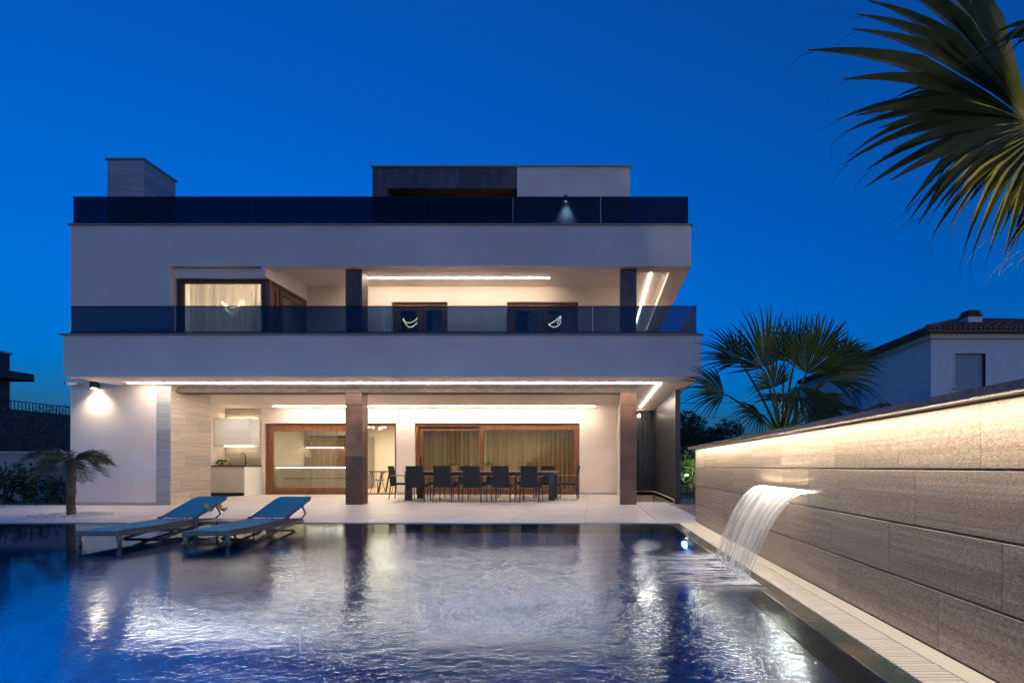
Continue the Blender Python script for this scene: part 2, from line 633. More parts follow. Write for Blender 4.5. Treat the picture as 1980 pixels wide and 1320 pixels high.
def piece(name, x0, x1, y0, y1, z0, z1, m, parent, ch=0.003):
    """one small chamfered block, mesh shared between blocks of one size"""
    d = (round(x1 - x0, 4), round(y1 - y0, 4), round(z1 - z0, 4), m, ch)
    if d not in PIECES:
        PIECES[d] = MB().box(-d[0] / 2, d[0] / 2, -d[1] / 2, d[1] / 2, -d[2] / 2, d[2] / 2, ch).mesh(name, m)
    return link(name, PIECES[d], parent, ((x0 + x1) / 2, (y0 + y1) / 2, (z0 + z1) / 2))


def area(name, loc, sx, sy, power, color, rot=(0, 0, 0), parent=None):
    l = bpy.data.lights.new(name, 'AREA')
    l.shape = 'RECTANGLE'
    l.size, l.size_y = sx, sy
    l.energy = power * GAIN
    l.color = color
    o = link(name, l, parent, loc)
    o.rotation_euler = rot
    return o


def spot(name, loc, target, power, color, angle, blend=0.6, size=0.03, parent=None):
    l = bpy.data.lights.new(name, 'SPOT')
    l.energy = power * GAIN
    l.color = color
    l.spot_size = R(angle)
    l.spot_blend = blend
    l.shadow_soft_size = size
    o = link(name, l, parent, loc)
    o.rotation_euler = (Vector(target) - Vector(loc)).to_track_quat('-Z', 'Y').to_euler()
    return o


# ------------------------------------------------------------------ levels and planes of the house (metres)
ZS = 2.81                       # soffit over the terrace
YB, YW, YC, YK = 10.2, 11.34, 11.5, 15.75    # balcony band, main wall, columns, back wall of terrace
XBL, XBR = -11.18, 2.28         # balcony ends
XWL, XWR = -12.26, 2.30         # wall / parapet ends
ZB = 3.67                       # top of balcony band
ZF = 3.15                       # balcony floor
ZU, ZP = 5.60, 6.60             # upper soffit, parapet top
YU = 13.0                       # upper back wall
YE = 21.0                       # rear of house
XR = 0.89                       # right side of the rooms

# ------------------------------------------------------------------ ground, terrace, pool
PX0, PX1, PY0, PY1 = -14.0, 1.245, 0.8, 7.8     # pool
PITX0, PITX1, PITY0, PITY1 = 1.06, 2.04, 12.35, 16.4
g = MB()
ZG = -0.06


def sheet(mb, x0, x1, y0, y1, z):
    mb.quad((x0, y0, z), (x1, y0, z), (x1, y1, z), (x0, y1, z))


sheet(g, -600, 600, -400, 0.2, ZG)
sheet(g, -600, -14.6, 0.2, 8.2, ZG)
sheet(g, 1.9, 600, 0.2, 8.2, ZG)
sheet(g, -600, 1.0, 8.2, 16.5, ZG)
sheet(g, 2.1, 600, 8.2, 16.5, ZG)
sheet(g, 1.0, 2.1, 8.2, 12.3, ZG)
sheet(g, -600, 600, 16.5, 900, ZG)
structure(g.build('ground', 'lawn_ground'))

# terrace: a bed with single tiles laid on it
ter = MB()
TX0, TX1, TY0, TY1 = -16.5, 1.86, PY1, YK
ter.box(TX0, PITX0, TY0, TY1, -0.2, -0.022)
ter.box(PITX0, TX1 + 0.15, TY0, PITY0, -0.2, -0.022)
terrace = structure(ter.build('terrace', 'grout'))
tw, td, gap = 1.2, 1.2, 0.007
nx = int((TX1 - TX0) / tw) + 2
yy = TY0
row = 0
while yy < TY1 - 0.01:
    y1_ = min(yy + td, TY1)
    xx = 1.06 + tw                              # joints run through the photo's joint beside the column
    while xx > TX0:
        a, b = max(xx - tw, TX0), min(xx, TX1)
        if b - a > 0.03:
            inpit = a > PITX0 - 0.05 and y1_ > PITY0
            solid = (a < -10.3 and yy > 11.3 and b < -10.2)
            if inpit:
                if yy < PITY0 - 0.05:
                    piece('tile', a + gap / 2, b - gap / 2, yy + gap / 2, PITY0, -0.022, 0.0, 'terrace_tile', terrace, 0.0015)
            elif not solid and not (a < -12.4 and yy > 10.2):
                piece('tile', a + gap / 2, b - gap / 2, yy + gap / 2, y1_ - gap / 2, -0.022, 0.0, 'terrace_tile', terrace, 0.0015)
        xx -= tw
    yy = y1_
    row += 1

# stair well beside the louvres
pit = MB()
pit.quad((PITX0, PITY0, -1.5), (PITX1, PITY0, -1.5), (PITX1, PITY1, -1.5), (PITX0, PITY1, -1.5))
pit.quad((PITX0, PITY1, -1.5), (PITX1, PITY1, -1.5), (PITX1, PITY1, 0.06), (PITX0, PITY1, 0.06))
pit.quad((PITX1, PITY1, -1.5), (PITX1, PITY0, -1.5), (PITX1, PITY0, 0.06), (PITX1, PITY1, 0.06))
pit.quad((PITX0, PITY0, -1.5), (PITX0, PITY1, -1.5), (PITX0, PITY1, -0.02), (PITX0, PITY0, -0.02))
pit.quad((PITX1, PITY0, -1.5), (PITX0, PITY0, -1.5), (PITX0, PITY0, -0.03), (PITX1, PITY0, -0.03))
structure(pit.build('stair_well', 'louvre_ground'))
kerb = MB()
kerb.box(PITX0, PITX1 + 0.14, PITY1, PITY1 + 0.14, -0.06, 0.08, 0.004)
kerb.box(PITX1, PITX1 + 0.14, PITY0 - 0.2, PITY1 - 0.002, -0.06, 0.08, 0.004)
structure(kerb.build('kerb', 'beige_strip'))

# path of dark stone slabs along the right edge of the terrace
path = structure(box('path', 2.02, 5.0, 7.0, 30.0, -0.16, -0.045, 'grout'))
yy = 7.0
k = 0
while yy < 16:
    xx = 2.2 if k % 2 else 2.6
    xs = [2.03] + [xx + 0.6 * i for i in range(5)] + [5.0]
    for a, b in zip(xs, xs[1:]):
        if b - a > 0.05:
            piece('slab', a + 0.004, b - 0.004, yy + 0.004, yy + 0.6 - 0.004, -0.045, -0.02, 'path_stone', path, 0.003)
    yy += 0.6
    k += 1

# pool shell with a shallow lounging shelf at the back left
b_ = MB()
ZW = -0.012
SHX, SHY = -3.75, 5.0
DP = -1.5


def sstep(t):
    t = min(1.0, max(0.0, t))
    return t * t * (3 - 2 * t)


def pool_floor(x, y):
    deep = -0.026 + (DP + 0.026) * sstep((min(PY1 - y, PX1 - x) + 0.28) / 1.45)
    ds = math.hypot(max(0.0, x - SHX), max(0.0, SHY - y))
    return max(deep, -0.06 + (DP + 0.06) * sstep(ds / 1.8)) if ds > 0 else -0.06


rows = []
for j in range(61):
    y = PY0 + (PY1 - PY0) * j / 60
    rows.append([(PX0 + (PX1 - PX0) * i / 120, y, pool_floor(PX0 + (PX1 - PX0) * i / 120, y)) for i in range(121)])
b_.grid(rows)
b_.quad((PX1, PY0, DP - 0.1), (PX0, PY0, DP - 0.1), (PX0, PY0, -0.026), (PX1, PY0, -0.026))
b_.quad((PX0, PY0, DP - 0.1), (PX0, PY1, DP - 0.1), (PX0, PY1, -0.026), (PX0, PY0, -0.026))
b_.quad((PX1, PY1, -0.6), (PX1, PY0, -0.6), (PX1, PY0, -0.026), (PX1, PY1, -0.026))
b_.quad((PX0, PY1, -0.6), (PX1, PY1, -0.6), (PX1, PY1, -0.026), (PX0, PY1, -0.026))
structure(b_.build('pool_shell', 'pool_tile', None, True))

# water surface: fine mesh with ripples
wat = bpy.data.materials.new('water')
nt, N, L = nodes_of(wat)
N.remove(N['Principled BSDF'])
gm = N.new('ShaderNodeNewGeometry')


def wnoise(scale, detail, st, rot=0.0, dist=0.0):
    mp = N.new('ShaderNodeMapping')
    mp.inputs['Scale'].default_value = st
    mp.inputs['Rotation'].default_value = (0, 0, rot)
    L.new(gm.outputs['Position'], mp.inputs[0])
    n = N.new('ShaderNodeTexNoise')
    n.inputs['Scale'].default_value = scale
    n.inputs['Detail'].default_value = detail
    n.inputs['Distortion'].default_value = dist
    L.new(mp.outputs[0], n.inputs['Vector'])
    return n.outputs['Fac']


# ripples run out from where the waterfall lands; calmer towards the far left
rip1 = wnoise(8.0, 3, (0.75, 1.0, 1), R(24), 0.4)
rip2 = wnoise(38.0, 2, (0.6, 1.1, 1), R(28), 0.6)
dv = N.new('ShaderNodeVectorMath'); dv.operation = 'DISTANCE'
dv.inputs[1].default_value = (1.1, 3.6, 0)
L.new(gm.outputs['Position'], dv.inputs[0])
amp = N.new('ShaderNodeMapRange')
amp.interpolation_type = 'SMOOTHSTEP'
amp.inputs[1].default_value = 0.3; amp.inputs[2].default_value = 8.0
amp.inputs[3].default_value = 1.15; amp.inputs[4].default_value = 0.05
L.new(dv.outputs['Value'], amp.inputs[0])
am = N.new('ShaderNodeMath'); am.operation = 'MULTIPLY'
am.inputs[1].default_value = 0.6
L.new(rip2, am.inputs[0])
sm = N.new('ShaderNodeMath'); sm.operation = 'ADD'
L.new(rip1, sm.inputs[0]); L.new(am.outputs[0], sm.inputs[1])
patch = wnoise(0.55, 3, (0.6, 1.3, 1), R(15), 0.6)
pr = N.new('ShaderNodeMapRange')
pr.inputs[1].default_value = 0.36; pr.inputs[2].default_value = 0.64
pr.inputs[3].default_value = 0.30; pr.inputs[4].default_value = 1.35
L.new(patch, pr.inputs[0])
ap = N.new('ShaderNodeMath'); ap.operation = 'MULTIPLY'
L.new(amp.outputs[0], ap.inputs[0]); L.new(pr.outputs[0], ap.inputs[1])
hm = N.new('ShaderNodeMath'); hm.operation = 'MULTIPLY'
L.new(sm.outputs[0], hm.inputs[0]); L.new(ap.outputs[0], hm.inputs[1])
bp = N.new('ShaderNodeBump')
bp.inputs['Strength'].default_value = 1.0
bp.inputs['Distance'].default_value = 0.0044
L.new(hm.outputs[0], bp.inputs['Height'])
gl = N.new('ShaderNodeBsdfGlossy')
gl.inputs[0].default_value = (0.76, 0.89, 1, 1)
gl.inputs['Roughness'].default_value = 0.045
L.new(bp.outputs[0], gl.inputs['Normal'])
tp = N.new('ShaderNodeBsdfTransparent')
tp.inputs[0].default_value = (0.30, 0.62, 0.92, 1)
fr = N.new('ShaderNodeFresnel')
fr.inputs[0].default_value = 1.43
L.new(bp.outputs[0], fr.inputs['Normal'])
mx = N.new('ShaderNodeMixShader')
L.new(fr.outputs[0], mx.inputs[0]); L.new(tp.outputs[0], mx.inputs[1]); L.new(gl.outputs[0], mx.inputs[2])
L.new(mx.outputs[0], N['Material Output'].inputs[0])
MATS['water'] = wat
wm = MB()
wm.quad((PX0, PY0, ZW), (1.30, PY0, ZW), (1.30, PY1, ZW), (PX0, PY1, ZW))
structure(wm.build('water', 'water'))

# wet dark edge tiles, overflow channel, beige strip along the stone wall
XWALL = 1.69
edge = structure(box('pool_edge', PX1, 1.383, -1.0, PY1 + 0.0, -0.30, -0.034, 'grout'))
yy = -1.0
while yy < PY1 - 0.01:
    y1_ = min(yy + 0.6, PY1)
    piece('tile', PX1 + 0.001, 1.383, yy + 0.002, y1_ - 0.002, -0.034, -0.008, 'edge_tile', edge, 0.004)
    yy = y1_
chn = MB()
chn.quad((1.385, -1, -0.16), (1.572, -1, -0.16), (1.572, PY1 + 0.25, -0.16), (1.385, PY1 + 0.25, -0.16))
chn.quad((1.385, -1, -0.16), (1.385, PY1 + 0.25, -0.16), (1.385, PY1 + 0.25, -0.02), (1.385, -1, -0.02))
chn.quad((1.572, PY1 + 0.25, -0.16), (1.572, -1, -0.16), (1.572, -1, -0.02), (1.572, PY1 + 0.25, -0.02))
structure(chn.build('overflow_channel', 'grout'))
ledge = structure(box('paved_strip', 1.573, XWALL, -1.0, PY1 + 0.35, -0.2, -0.03, 'grout'))
yy = -1.0
while yy < PY1 + 0.3:
    piece('tile', 1.574, XWALL - 0.001, yy + 0.001, yy + 0.899, -0.03, -0.002, 'beige_strip', ledge, 0.002)
    yy += 0.9
box('end_tile', PX1, 1.384, PY1 + 0.001, PY1 + 0.25, -0.10, -0.004, 'beige_strip', ledge, 0.003)

gr = thing('drain_grate', 'long cream slatted overflow grate between pool edge and stone wall', 'grate', (1.478, 1.0, -0.03))
gr_me = MB().box(-0.0925, 0.0925, -0.0095, 0.0095, -0.014, 0.0, 0.002).mesh('slat', 'pvc_grate')
yy = 0.9
while yy < PY1 + 0.2:
    link('slat', gr_me, gr, (1.4785, yy, -0.004))
    yy += 0.0285
gb = MB()
gb.box(1.44, 1.452, 0.88, PY1 + 0.22, -0.032, -0.0195)
gb.box(1.505, 1.517, 0.88, PY1 + 0.22, -0.032, -0.0195)
gb.build('rail', 'pvc_grate', gr)

# ------------------------------------------------------------------ stone water wall on the right
ZR = [0.905 - 0.9 - 0.005 + 0.0, 0.295, 0.59, 0.887, 1.182]
wall = thing('garden_wall', 'long stone clad garden wall with waterfall slot beside the pool', 'wall', (2.0, 4.0, 0))
box('core', XWALL + 0.02, 2.06, -1.0, 8.0, -0.2, 1.182, 'garden_render', wall)
joints = [
    [2.37, 3.33],
    [2.0, 2.76, 3.44],
    [2.54, 3.33, 3.79, 4.31, 5.05],
    [2.11, 2.675, 3.39, 4.35],
]
for r_ in range(4):
    js = list(joints[r_])
    lead = js[0]
    while lead > -1:
        lead -= 0.8
        js.insert(0, lead)
    js = [j for j in js if j > -0.9]
    t_ = js[-1]
    while t_ < 7.3:
        t_ += rng.choice([0.62, 0.72, 0.8, 0.8])
        js.append(min(t_, 8.0))
    if js[-1] < 8.0:
        js.append(8.0)
    js = [-1.0] + js
    for a, b in zip(js, js[1:]):
        if b - a < 0.03:
            continue
        d = rng.uniform(-0.0012, 0.0012)
        piece('stone_panel', XWALL + d, XWALL + 0.026, a + 0.001, b - 0.001, ZR[r_] + 0.0055, ZR[r_ + 1] - 0.0055, 'wall_stone', wall, 0.0018)
for a in range(5):
    piece('end_panel', XWALL + 0.03, 2.06, 8.0, 8.022, 0.24 * a, 0.24 * a + 0.236, 'wall_stone', wall, 0.002)
yy = -1.0
while yy < 8.0:
    y1_ = min(yy + 1.5, 8.06)
    piece('coping', XWALL - 0.125, 2.12, yy + 0.001, y1_ - 0.001, 1.186, 1.222, 'wall_coping', wall, 0.004)
    yy = y1_
ls = thing('light_strip', 'warm light strip glowing under the coping of the stone garden wall', 'light strip', (XWALL - 0.02, 4, 1.17))
MB().quad((XWALL - 0.108, -0.9, 1.183), (XWALL - 0.092, -0.9, 1.183), (XWALL - 0.092, 7.96, 1.183), (XWALL - 0.108, 7.96, 1.183)).build('diffuser', 'led_wall', ls)
box('profile', XWALL - 0.116, XWALL - 0.109, -0.9, 7.96, 1.178, 1.1855, 'steel', ls)

# waterfall
SY0, SY1, SZ = 3.76, 4.88, 0.705
spout = thing('water_spout', 'narrow steel spout slot set into the stone wall above the waterfall', 'spout', (XWALL, 4.3, SZ))
box('lip', XWALL - 0.045, XWALL + 0.02, SY0 - 0.015, SY1 + 0.015, SZ - 0.018, SZ - 0.012, 'steel', spout)
box('hood', XWALL - 0.030, XWALL + 0.02, SY0 - 0.015, SY1 + 0.015, SZ + 0.012, SZ + 0.018, 'steel', spout)
box('light_bar', XWALL - 0.012, XWALL - 0.006, SY0, SY1, SZ + 0.004, SZ + 0.009, 'led_kitchen', spout)

area('lamp', (XWALL - 0.034, (SY0 + SY1) / 2, SZ + 0.010), 0.012, SY1 - SY0 - 0.04, 26, (1.0, 0.92, 0.78), (0, R(40), 0), parent=spout)  # unseen lamp added under the hood to brighten the falling sheet

wf = bpy.data.materials.new('falling_water')
nt, N, L = nodes_of(wf)
bs = N['Principled BSDF']
bs.inputs['Base Color'].default_value = (0.92, 0.93, 0.93, 1)
bs.inputs['Roughness'].default_value = 0.25
trl = N.new('ShaderNodeBsdfTranslucent')
trl.inputs[0].default_value = (0.9, 0.9, 0.88, 1)
m1 = N.new('ShaderNodeMixShader'); m1.inputs[0].default_value = 0.5
L.new(bs.outputs[0], m1.inputs[1]); L.new(trl.outputs[0], m1.inputs[2])
uv = N.new('ShaderNodeUVMap')
mp = N.new('ShaderNodeMapping'); mp.inputs['Scale'].default_value = (17, 0.6, 1)
L.new(uv.outputs[0], mp.inputs[0])
n = N.new('ShaderNodeTexNoise'); n.inputs['Scale'].default_value = 1.0; n.inputs['Detail'].default_value = 4
L.new(mp.outputs[0], n.inputs['Vector'])
mr = N.new('ShaderNodeMapRange')
mr.inputs[1].default_value = 0.36; mr.inputs[2].default_value = 0.68
mr.inputs[3].default_value = 0.10; mr.inputs[4].default_value = 0.86
L.new(n.outputs['Fac'], mr.inputs[0])
su = N.new('ShaderNodeSeparateXYZ'); L.new(uv.outputs[0], su.inputs[0])
fd = N.new('ShaderNodeMapRange'); fd.inputs[1].default_value = 0.0; fd.inputs[2].default_value = 1.0; fd.inputs[3].default_value = 1.15; fd.inputs[4].default_value = 0.55
L.new(su.outputs[1], fd.inputs[0])
fm_ = N.new('ShaderNodeMath'); fm_.operation = 'MULTIPLY'; fm_.use_clamp = True
L.new(mr.outputs[0], fm_.inputs[0]); L.new(fd.outputs[0], fm_.inputs[1])
tpn = N.new('ShaderNodeBsdfTransparent')
m2 = N.new('ShaderNodeMixShader')
L.new(fm_.outputs[0], m2.inputs[0]); L.new(tpn.outputs[0], m2.inputs[1]); L.new(m1.outputs[0], m2.inputs[2])
L.new(m2.outputs[0], N['Material Output'].inputs[0])
MATS['falling_water'] = wf


def fall_pt(u, t, off=0.0):
    """u across the sheet 0..1, t down the fall 0..1"""
    x = XWALL - 0.03 - (0.45 + off) * t
    z = SZ - (SZ + 0.012) * (0.10 * t + 0.90 * t * t)
    y = SY0 + (SY1 - SY0) * (0.5 + (u - 0.5) * (1 - 0.07 * t))
    return x, y, z


wfall = thing('waterfall', 'silky sheet of water falling from the stone wall into the pool', 'waterfall', (1.3, 4.3, 0))


def fallsheet(name, nu, nt_, u0, u1, amp_, seed):
    r2 = random.Random(seed)
    ph = [r2.uniform(0, 6.28) for _ in range(6)]
    mb = MB()
    rows, uvs = [], []
    for j in range(nt_ + 1):
        t = j / nt_
        row_ = []
        for i in range(nu + 1):
            u = u0 + (u1 - u0) * i / nu
            wob = sum(math.sin(u * f + ph[k] + t * 1.5) for k, f in enumerate((9, 17, 31, 47, 63, 90))) * amp_ * (0.15 + t)
            x, y, z = fall_pt(u, t, wob)
            row_.append((x, y, z))
            uvs.append((u, t))
        rows.append(row_)
    mb.grid(rows)
    me = mb.mesh(name, 'falling_water', True)
    ul = me.uv_layers.new(name='UVMap')
    for lp in me.loops:
        ul.data[lp.index].uv = uvs[lp.vertex_index]
    return link(name, me, wfall)


fallsheet('sheet', 90, 26, 0, 1, 0.006, 1)
fallsheet('sheet', 90, 26, 0.02, 0.98, 0.010, 5)
for i in range(14):
    u = i / 13
    r_ = rng.uniform(0.0015, 0.004)
    if i in (0, 13):
        r_ = 0.005
    mb = MB()
    du = rng.uniform(-0.03, 0.03)
    pts = [fall_pt(min(1, max(0, u + du * t * t)), t, rng.uniform(-0.004, 0.004)) for t in [j / 14 for j in range(15)]]
    mb.tube(pts, [r_ * (1 - 0.45 * j / 14) for j in range(15)], 6)
    me = mb.mesh('strand', 'falling_water', True)
    ul = me.uv_layers.new(name='UVMap')
    for lp in me.loops:
        ul.data[lp.index].uv = (u + 0.37, (lp.vertex_index // 6) / 14)
    link('strand', me, wfall)

# foam where the sheet lands
fm = bpy.data.materials.new('foam')
nt, N, L = nodes_of(fm)
bs = N['Principled BSDF']
bs.inputs['Base Color'].default_value = (0.85, 0.88, 0.9, 1)
bs.inputs['Roughness'].default_value = 0.7
gm = N.new('ShaderNodeNewGeometry')
n = N.new('ShaderNodeTexNoise'); n.inputs['Scale'].default_value = 5.0; n.inputs['Detail'].default_value = 8; n.inputs['Distortion'].default_value = 0.8
mp = N.new('ShaderNodeMapping'); mp.inputs['Scale'].default_value = (0.7, 2.2, 1)
L.new(gm.outputs['Position'], mp.inputs[0]); L.new(mp.outputs[0], n.inputs['Vector'])
sp_ = N.new('ShaderNodeSeparateXYZ')
L.new(gm.outputs['Position'], sp_.inputs[0])
fx = N.new('ShaderNodeMapRange'); fx.interpolation_type = 'SMOOTHSTEP'
fx.inputs[1].default_value = 0.15; fx.inputs[2].default_value = 1.22; fx.inputs[3].default_value = 0.0; fx.inputs[4].default_value = 1.0
L.new(sp_.outputs[0], fx.inputs[0])
ya = N.new('ShaderNodeMath'); ya.operation = 'SUBTRACT'; ya.inputs[1].default_value = 4.35
L.new(sp_.outputs[1], ya.inputs[0])
yb = N.new('ShaderNodeMath'); yb.operation = 'ABSOLUTE'
L.new(ya.outputs[0], yb.inputs[0])
fy = N.new('ShaderNodeMapRange'); fy.interpolation_type = 'SMOOTHSTEP'
fy.inputs[1].default_value = 0.45; fy.inputs[2].default_value = 0.95; fy.inputs[3].default_value = 1.0; fy.inputs[4].default_value = 0.0
L.new(yb.outputs[0], fy.inputs[0])
k1 = N.new('ShaderNodeMath'); k1.operation = 'MULTIPLY'
L.new(fx.outputs[0], k1.inputs[0]); L.new(fy.outputs[0], k1.inputs[1])
nr = N.new('ShaderNodeMapRange'); nr.inputs[1].default_value = 0.34; nr.inputs[2].default_value = 0.66; nr.inputs[3].default_value = 0.0; nr.inputs[4].default_value = 1.0
L.new(n.outputs['Fac'], nr.inputs[0])
k2 = N.new('ShaderNodeMath'); k2.operation = 'MULTIPLY'
L.new(k1.outputs[0], k2.inputs[0]); L.new(nr.outputs[0], k2.inputs[1])
tpn = N.new('ShaderNodeBsdfTransparent')
m2 = N.new('ShaderNodeMixShader')
L.new(k2.outputs[0], m2.inputs[0]); L.new(tpn.outputs[0], m2.inputs[1]); L.new(bs.outputs[0], m2.inputs[2])
L.new(m2.outputs[0], N['Material Output'].inputs[0])
MATS['foam'] = fm
fo = MB()
rows = []
for j in range(25):
    rows.append([(0.1 + 1.19 * i / 20, 3.35 + 2.0 * j / 24, ZW + 0.004 + rng.uniform(0, 0.008)) for i in range(21)])
fo.grid(rows)
o = fo.build('foam', 'foam', None, True)
o['kind'] = 'stuff'
o['label'] = 'white foam on the pool where the waterfall lands'

# droplets thrown up along the landing line
dr_ = MB()
r3 = random.Random(31)
for _ in range(420):
    u = r3.random()
    x_, y_, z_ = fall_pt(u, 1.0)
    a = r3.uniform(0, 6.283)
    q = abs(r3.gauss(0, 0.09))
    sz = r3.uniform(0.0015, 0.0045)
    c = (x_ + q * math.cos(a) - 0.03, y_ + q * math.sin(a) * 1.3, ZW + 0.004 + abs(r3.gauss(0, 0.045)) * math.exp(-q * 5))
    dr_.lathe([(sz * 0.2, -sz), (sz * 0.9, -sz * 0.4), (sz * 0.9, sz * 0.4), (sz * 0.2, sz)], c, 5)
o = dr_.build('splash_drops', 'foam_drop', None, True)
o['kind'] = 'stuff'
o['label'] = 'small splash drops where the waterfall meets the pool'

# ------------------------------------------------------------------ the villa
villa = thing('villa', 'large modern white villa with glass railed balcony behind the pool', 'house', (-5, 16, 0))


def vbox(name, *a, **k):
    return box(name, *a, parent=villa, **k)


# ground floor walls
vbox('wall', XWL, -10.60, YW, 12.9, -0.1, ZP - 0.05, 'plaster')
vbox('wall', XWL, -12.0, 12.902, YE, -0.1, ZP - 0.05, 'plaster')
vbox('wall', -11.998, -10.60, 12.902, YE, ZF + 0.002, ZP - 0.05, 'plaster')
vbox('niche_ceiling', -11.998, XBL - 0.002, 12.902, YE - 0.3, ZS + 0.001, ZF, 'soffit')
vbox('wall', -10.60, -10.237, YW, 12.2, -0.1, ZS, 'plaster')
vbox('skirting', XWL + 0.02, -10.26, YW - 0.014, YW - 0.001, 0.0, 0.07, 'plinth', ch=0.002)
# stone pier with courses
pier = box('stone_pier', -10.234, PX(331, YW) - 0.012, YW + 0.012, 12.50, -0.05, ZS - 0.002, 'grout', villa)
xp = PX(331, YW)
for i in range(10):
    z0, z1 = 0.295 * i, min(0.295 * (i + 1), ZS - 0.003)
    if z1 - z0 < 0.02:
        continue
    piece('stone_course', -10.236, xp - 0.0125, YW - 0.012, YW + 0.011, z0 + 0.0015, z1 - 0.0015, 'travertine_grey', pier, 0.002)
    cut = YW + [0.55, 0.25, 0.8, 0.4][i % 4]
    piece('stone_course', xp - 0.0115, xp, YW - 0.010, cut - 0.001, z0 + 0.0015, z1 - 0.0015, 'travertine_warm', pier, 0.002)
    piece('stone_course', xp - 0.0115, xp, cut + 0.001, 12.52, z0 + 0.0015, z1 - 0.0015, 'travertine_warm', pier, 0.002)
vbox('wall', -10.598, -10.28, 12.6, 12.9, -0.05, ZS, 'plaster')

# back wall of the terrace with two wide openings
D1, D2 = (PX(511, YK), PX(766, YK)), (PX(802, YK), PX(1120.5, YK))
ZD = 2.315
KX = PX(505, YK)
stone_wall = box('stone_wall', -11.99, KX, YK + 0.012, YK + 0.3, 0, ZS, 'grout', villa)
for i in range(10):
    z0, z1 = 0.295 * i, min(0.295 * (i + 1), ZS - 0.003)
    if z1 - z0 < 0.02:
        continue
    x = -11.99
    off = [0.3, 0.9, 0.6, 0.1][i % 4]
    xs = [-11.99, -11.99 + 0.2 + off, -11.99 + 1.4 + off, -11.99 + 2.6 + off, KX]
    xs = [v for v in xs if v <= KX]
    for a, b in zip(xs, xs[1:]):
        if b - a > 0.03:
            piece('stone_course', a + 0.001, b - 0.001, YK - 0.004, YK + 0.011, z0 + 0.0015, z1 - 0.0015, 'travertine_warm', stone_wall, 0.002)
vbox('wall', KX + 0.001, D1[0], YK, YK + 0.3, 0, ZS, 'plaster')
vbox('wall', D1[0], D1[1], YK, YK + 0.3, ZD, ZS, 'plaster')
vbox('wall', D1[1], D2[0], YK, YK + 0.3, 0, ZS, 'plaster')
vbox('wall', D2[0], D2[1], YK, YK + 0.3, ZD, ZS, 'plaster')
vbox('wall', D2[1], XR, YK, YK + 0.3, 0, ZS, 'plaster')
vbox('wall', XR - 0.3, XR, YK + 0.302, YE, 0, ZS, 'plaster')
vbox('wall', -10.6, XR, YE - 0.25, YE, 0, ZU + 0.3, 'plaster')
vbox('skirting', D1[1] + 0.02, D2[0] - 0.02, YK - 0.014, YK - 0.001, 0.0, 0.07, 'plinth', ch=0.002)
vbox('skirting', D2[1] + 0.02, XR, YK - 0.014, YK - 0.001, 0.0, 0.07, 'plinth', ch=0.002)
vbox('pilaster', XR - 0.12, XR + 0.16, YK - 0.62, YK - 0.015, 0, ZS, 'plaster')

# balcony slab and band
vbox('slab', XBL, XBR, YB + 0.22, YE, ZS, ZF, 'soffit')
vbox('balcony_band', XBL, XBR, YB, YB + 0.218, ZS - 0.012, ZB, 'plaster')
vbox('balcony_band', XBR - 0.2, XBR, YB + 0.22, YE, ZF + 0.001, ZB, 'plaster')
vbox('balcony_band', XBL, XBL + 0.2, YB + 0.22, YW - 0.002, ZF + 0.001, ZB, 'plaster')
vbox('coping', XBL - 0.045, XBR + 0.045, YB - 0.045, YB + 0.26, ZB, ZB + 0.032, 'coping', ch=0.004)
vbox('coping', XBR - 0.24, XBR + 0.045, YB + 0.262, YE, ZB, ZB + 0.032, 'coping', ch=0.004)
# beam and columns clad in rust brown panels
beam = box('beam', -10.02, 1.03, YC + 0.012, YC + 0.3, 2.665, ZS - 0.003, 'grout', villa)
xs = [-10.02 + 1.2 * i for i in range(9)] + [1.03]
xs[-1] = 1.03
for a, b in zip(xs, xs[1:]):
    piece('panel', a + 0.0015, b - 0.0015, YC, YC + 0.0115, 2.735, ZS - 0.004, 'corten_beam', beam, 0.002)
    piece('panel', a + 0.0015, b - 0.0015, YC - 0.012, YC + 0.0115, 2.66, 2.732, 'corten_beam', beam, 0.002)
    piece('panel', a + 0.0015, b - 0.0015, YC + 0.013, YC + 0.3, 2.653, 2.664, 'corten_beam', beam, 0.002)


def column(xa, xb, z0, z1, m, step, first):
    c = box('column', xa + 0.012, xb - 0.012, YC + 0.012, YC + 0.288, z0, z1, 'grout', villa)
    z = z0
    zz = [z0]
    z = first
    while z < z1 - 0.02:
        zz.append(z)
        z += step
    zz.append(z1)
    for a, b in zip(zz, zz[1:]):
        piece('panel', xa, xb, YC, YC + 0.0115, a + 0.004, b - 0.004, m, c, 0.002)
        piece('panel', xa, xa + 0.0115, YC + 0.0125, YC + 0.3, a + 0.004, b - 0.004, m, c, 0.002)
        piece('panel', xb - 0.0115, xb, YC + 0.0125, YC + 0.3, a + 0.004, b - 0.004, m, c, 0.002)
    return c


CX = ((PX(668, YC), PX(700, YC)), (PX(1199.4, YC), PX(1230.7, YC)))
for xa, xb in CX:
    column(xa, xb, 0.0, 2.652, 'corten', 0.6, 0.56)
    column(xa, xb, ZF, ZU - 0.004, 'corten_dark', 0.6, ZF + 0.62)

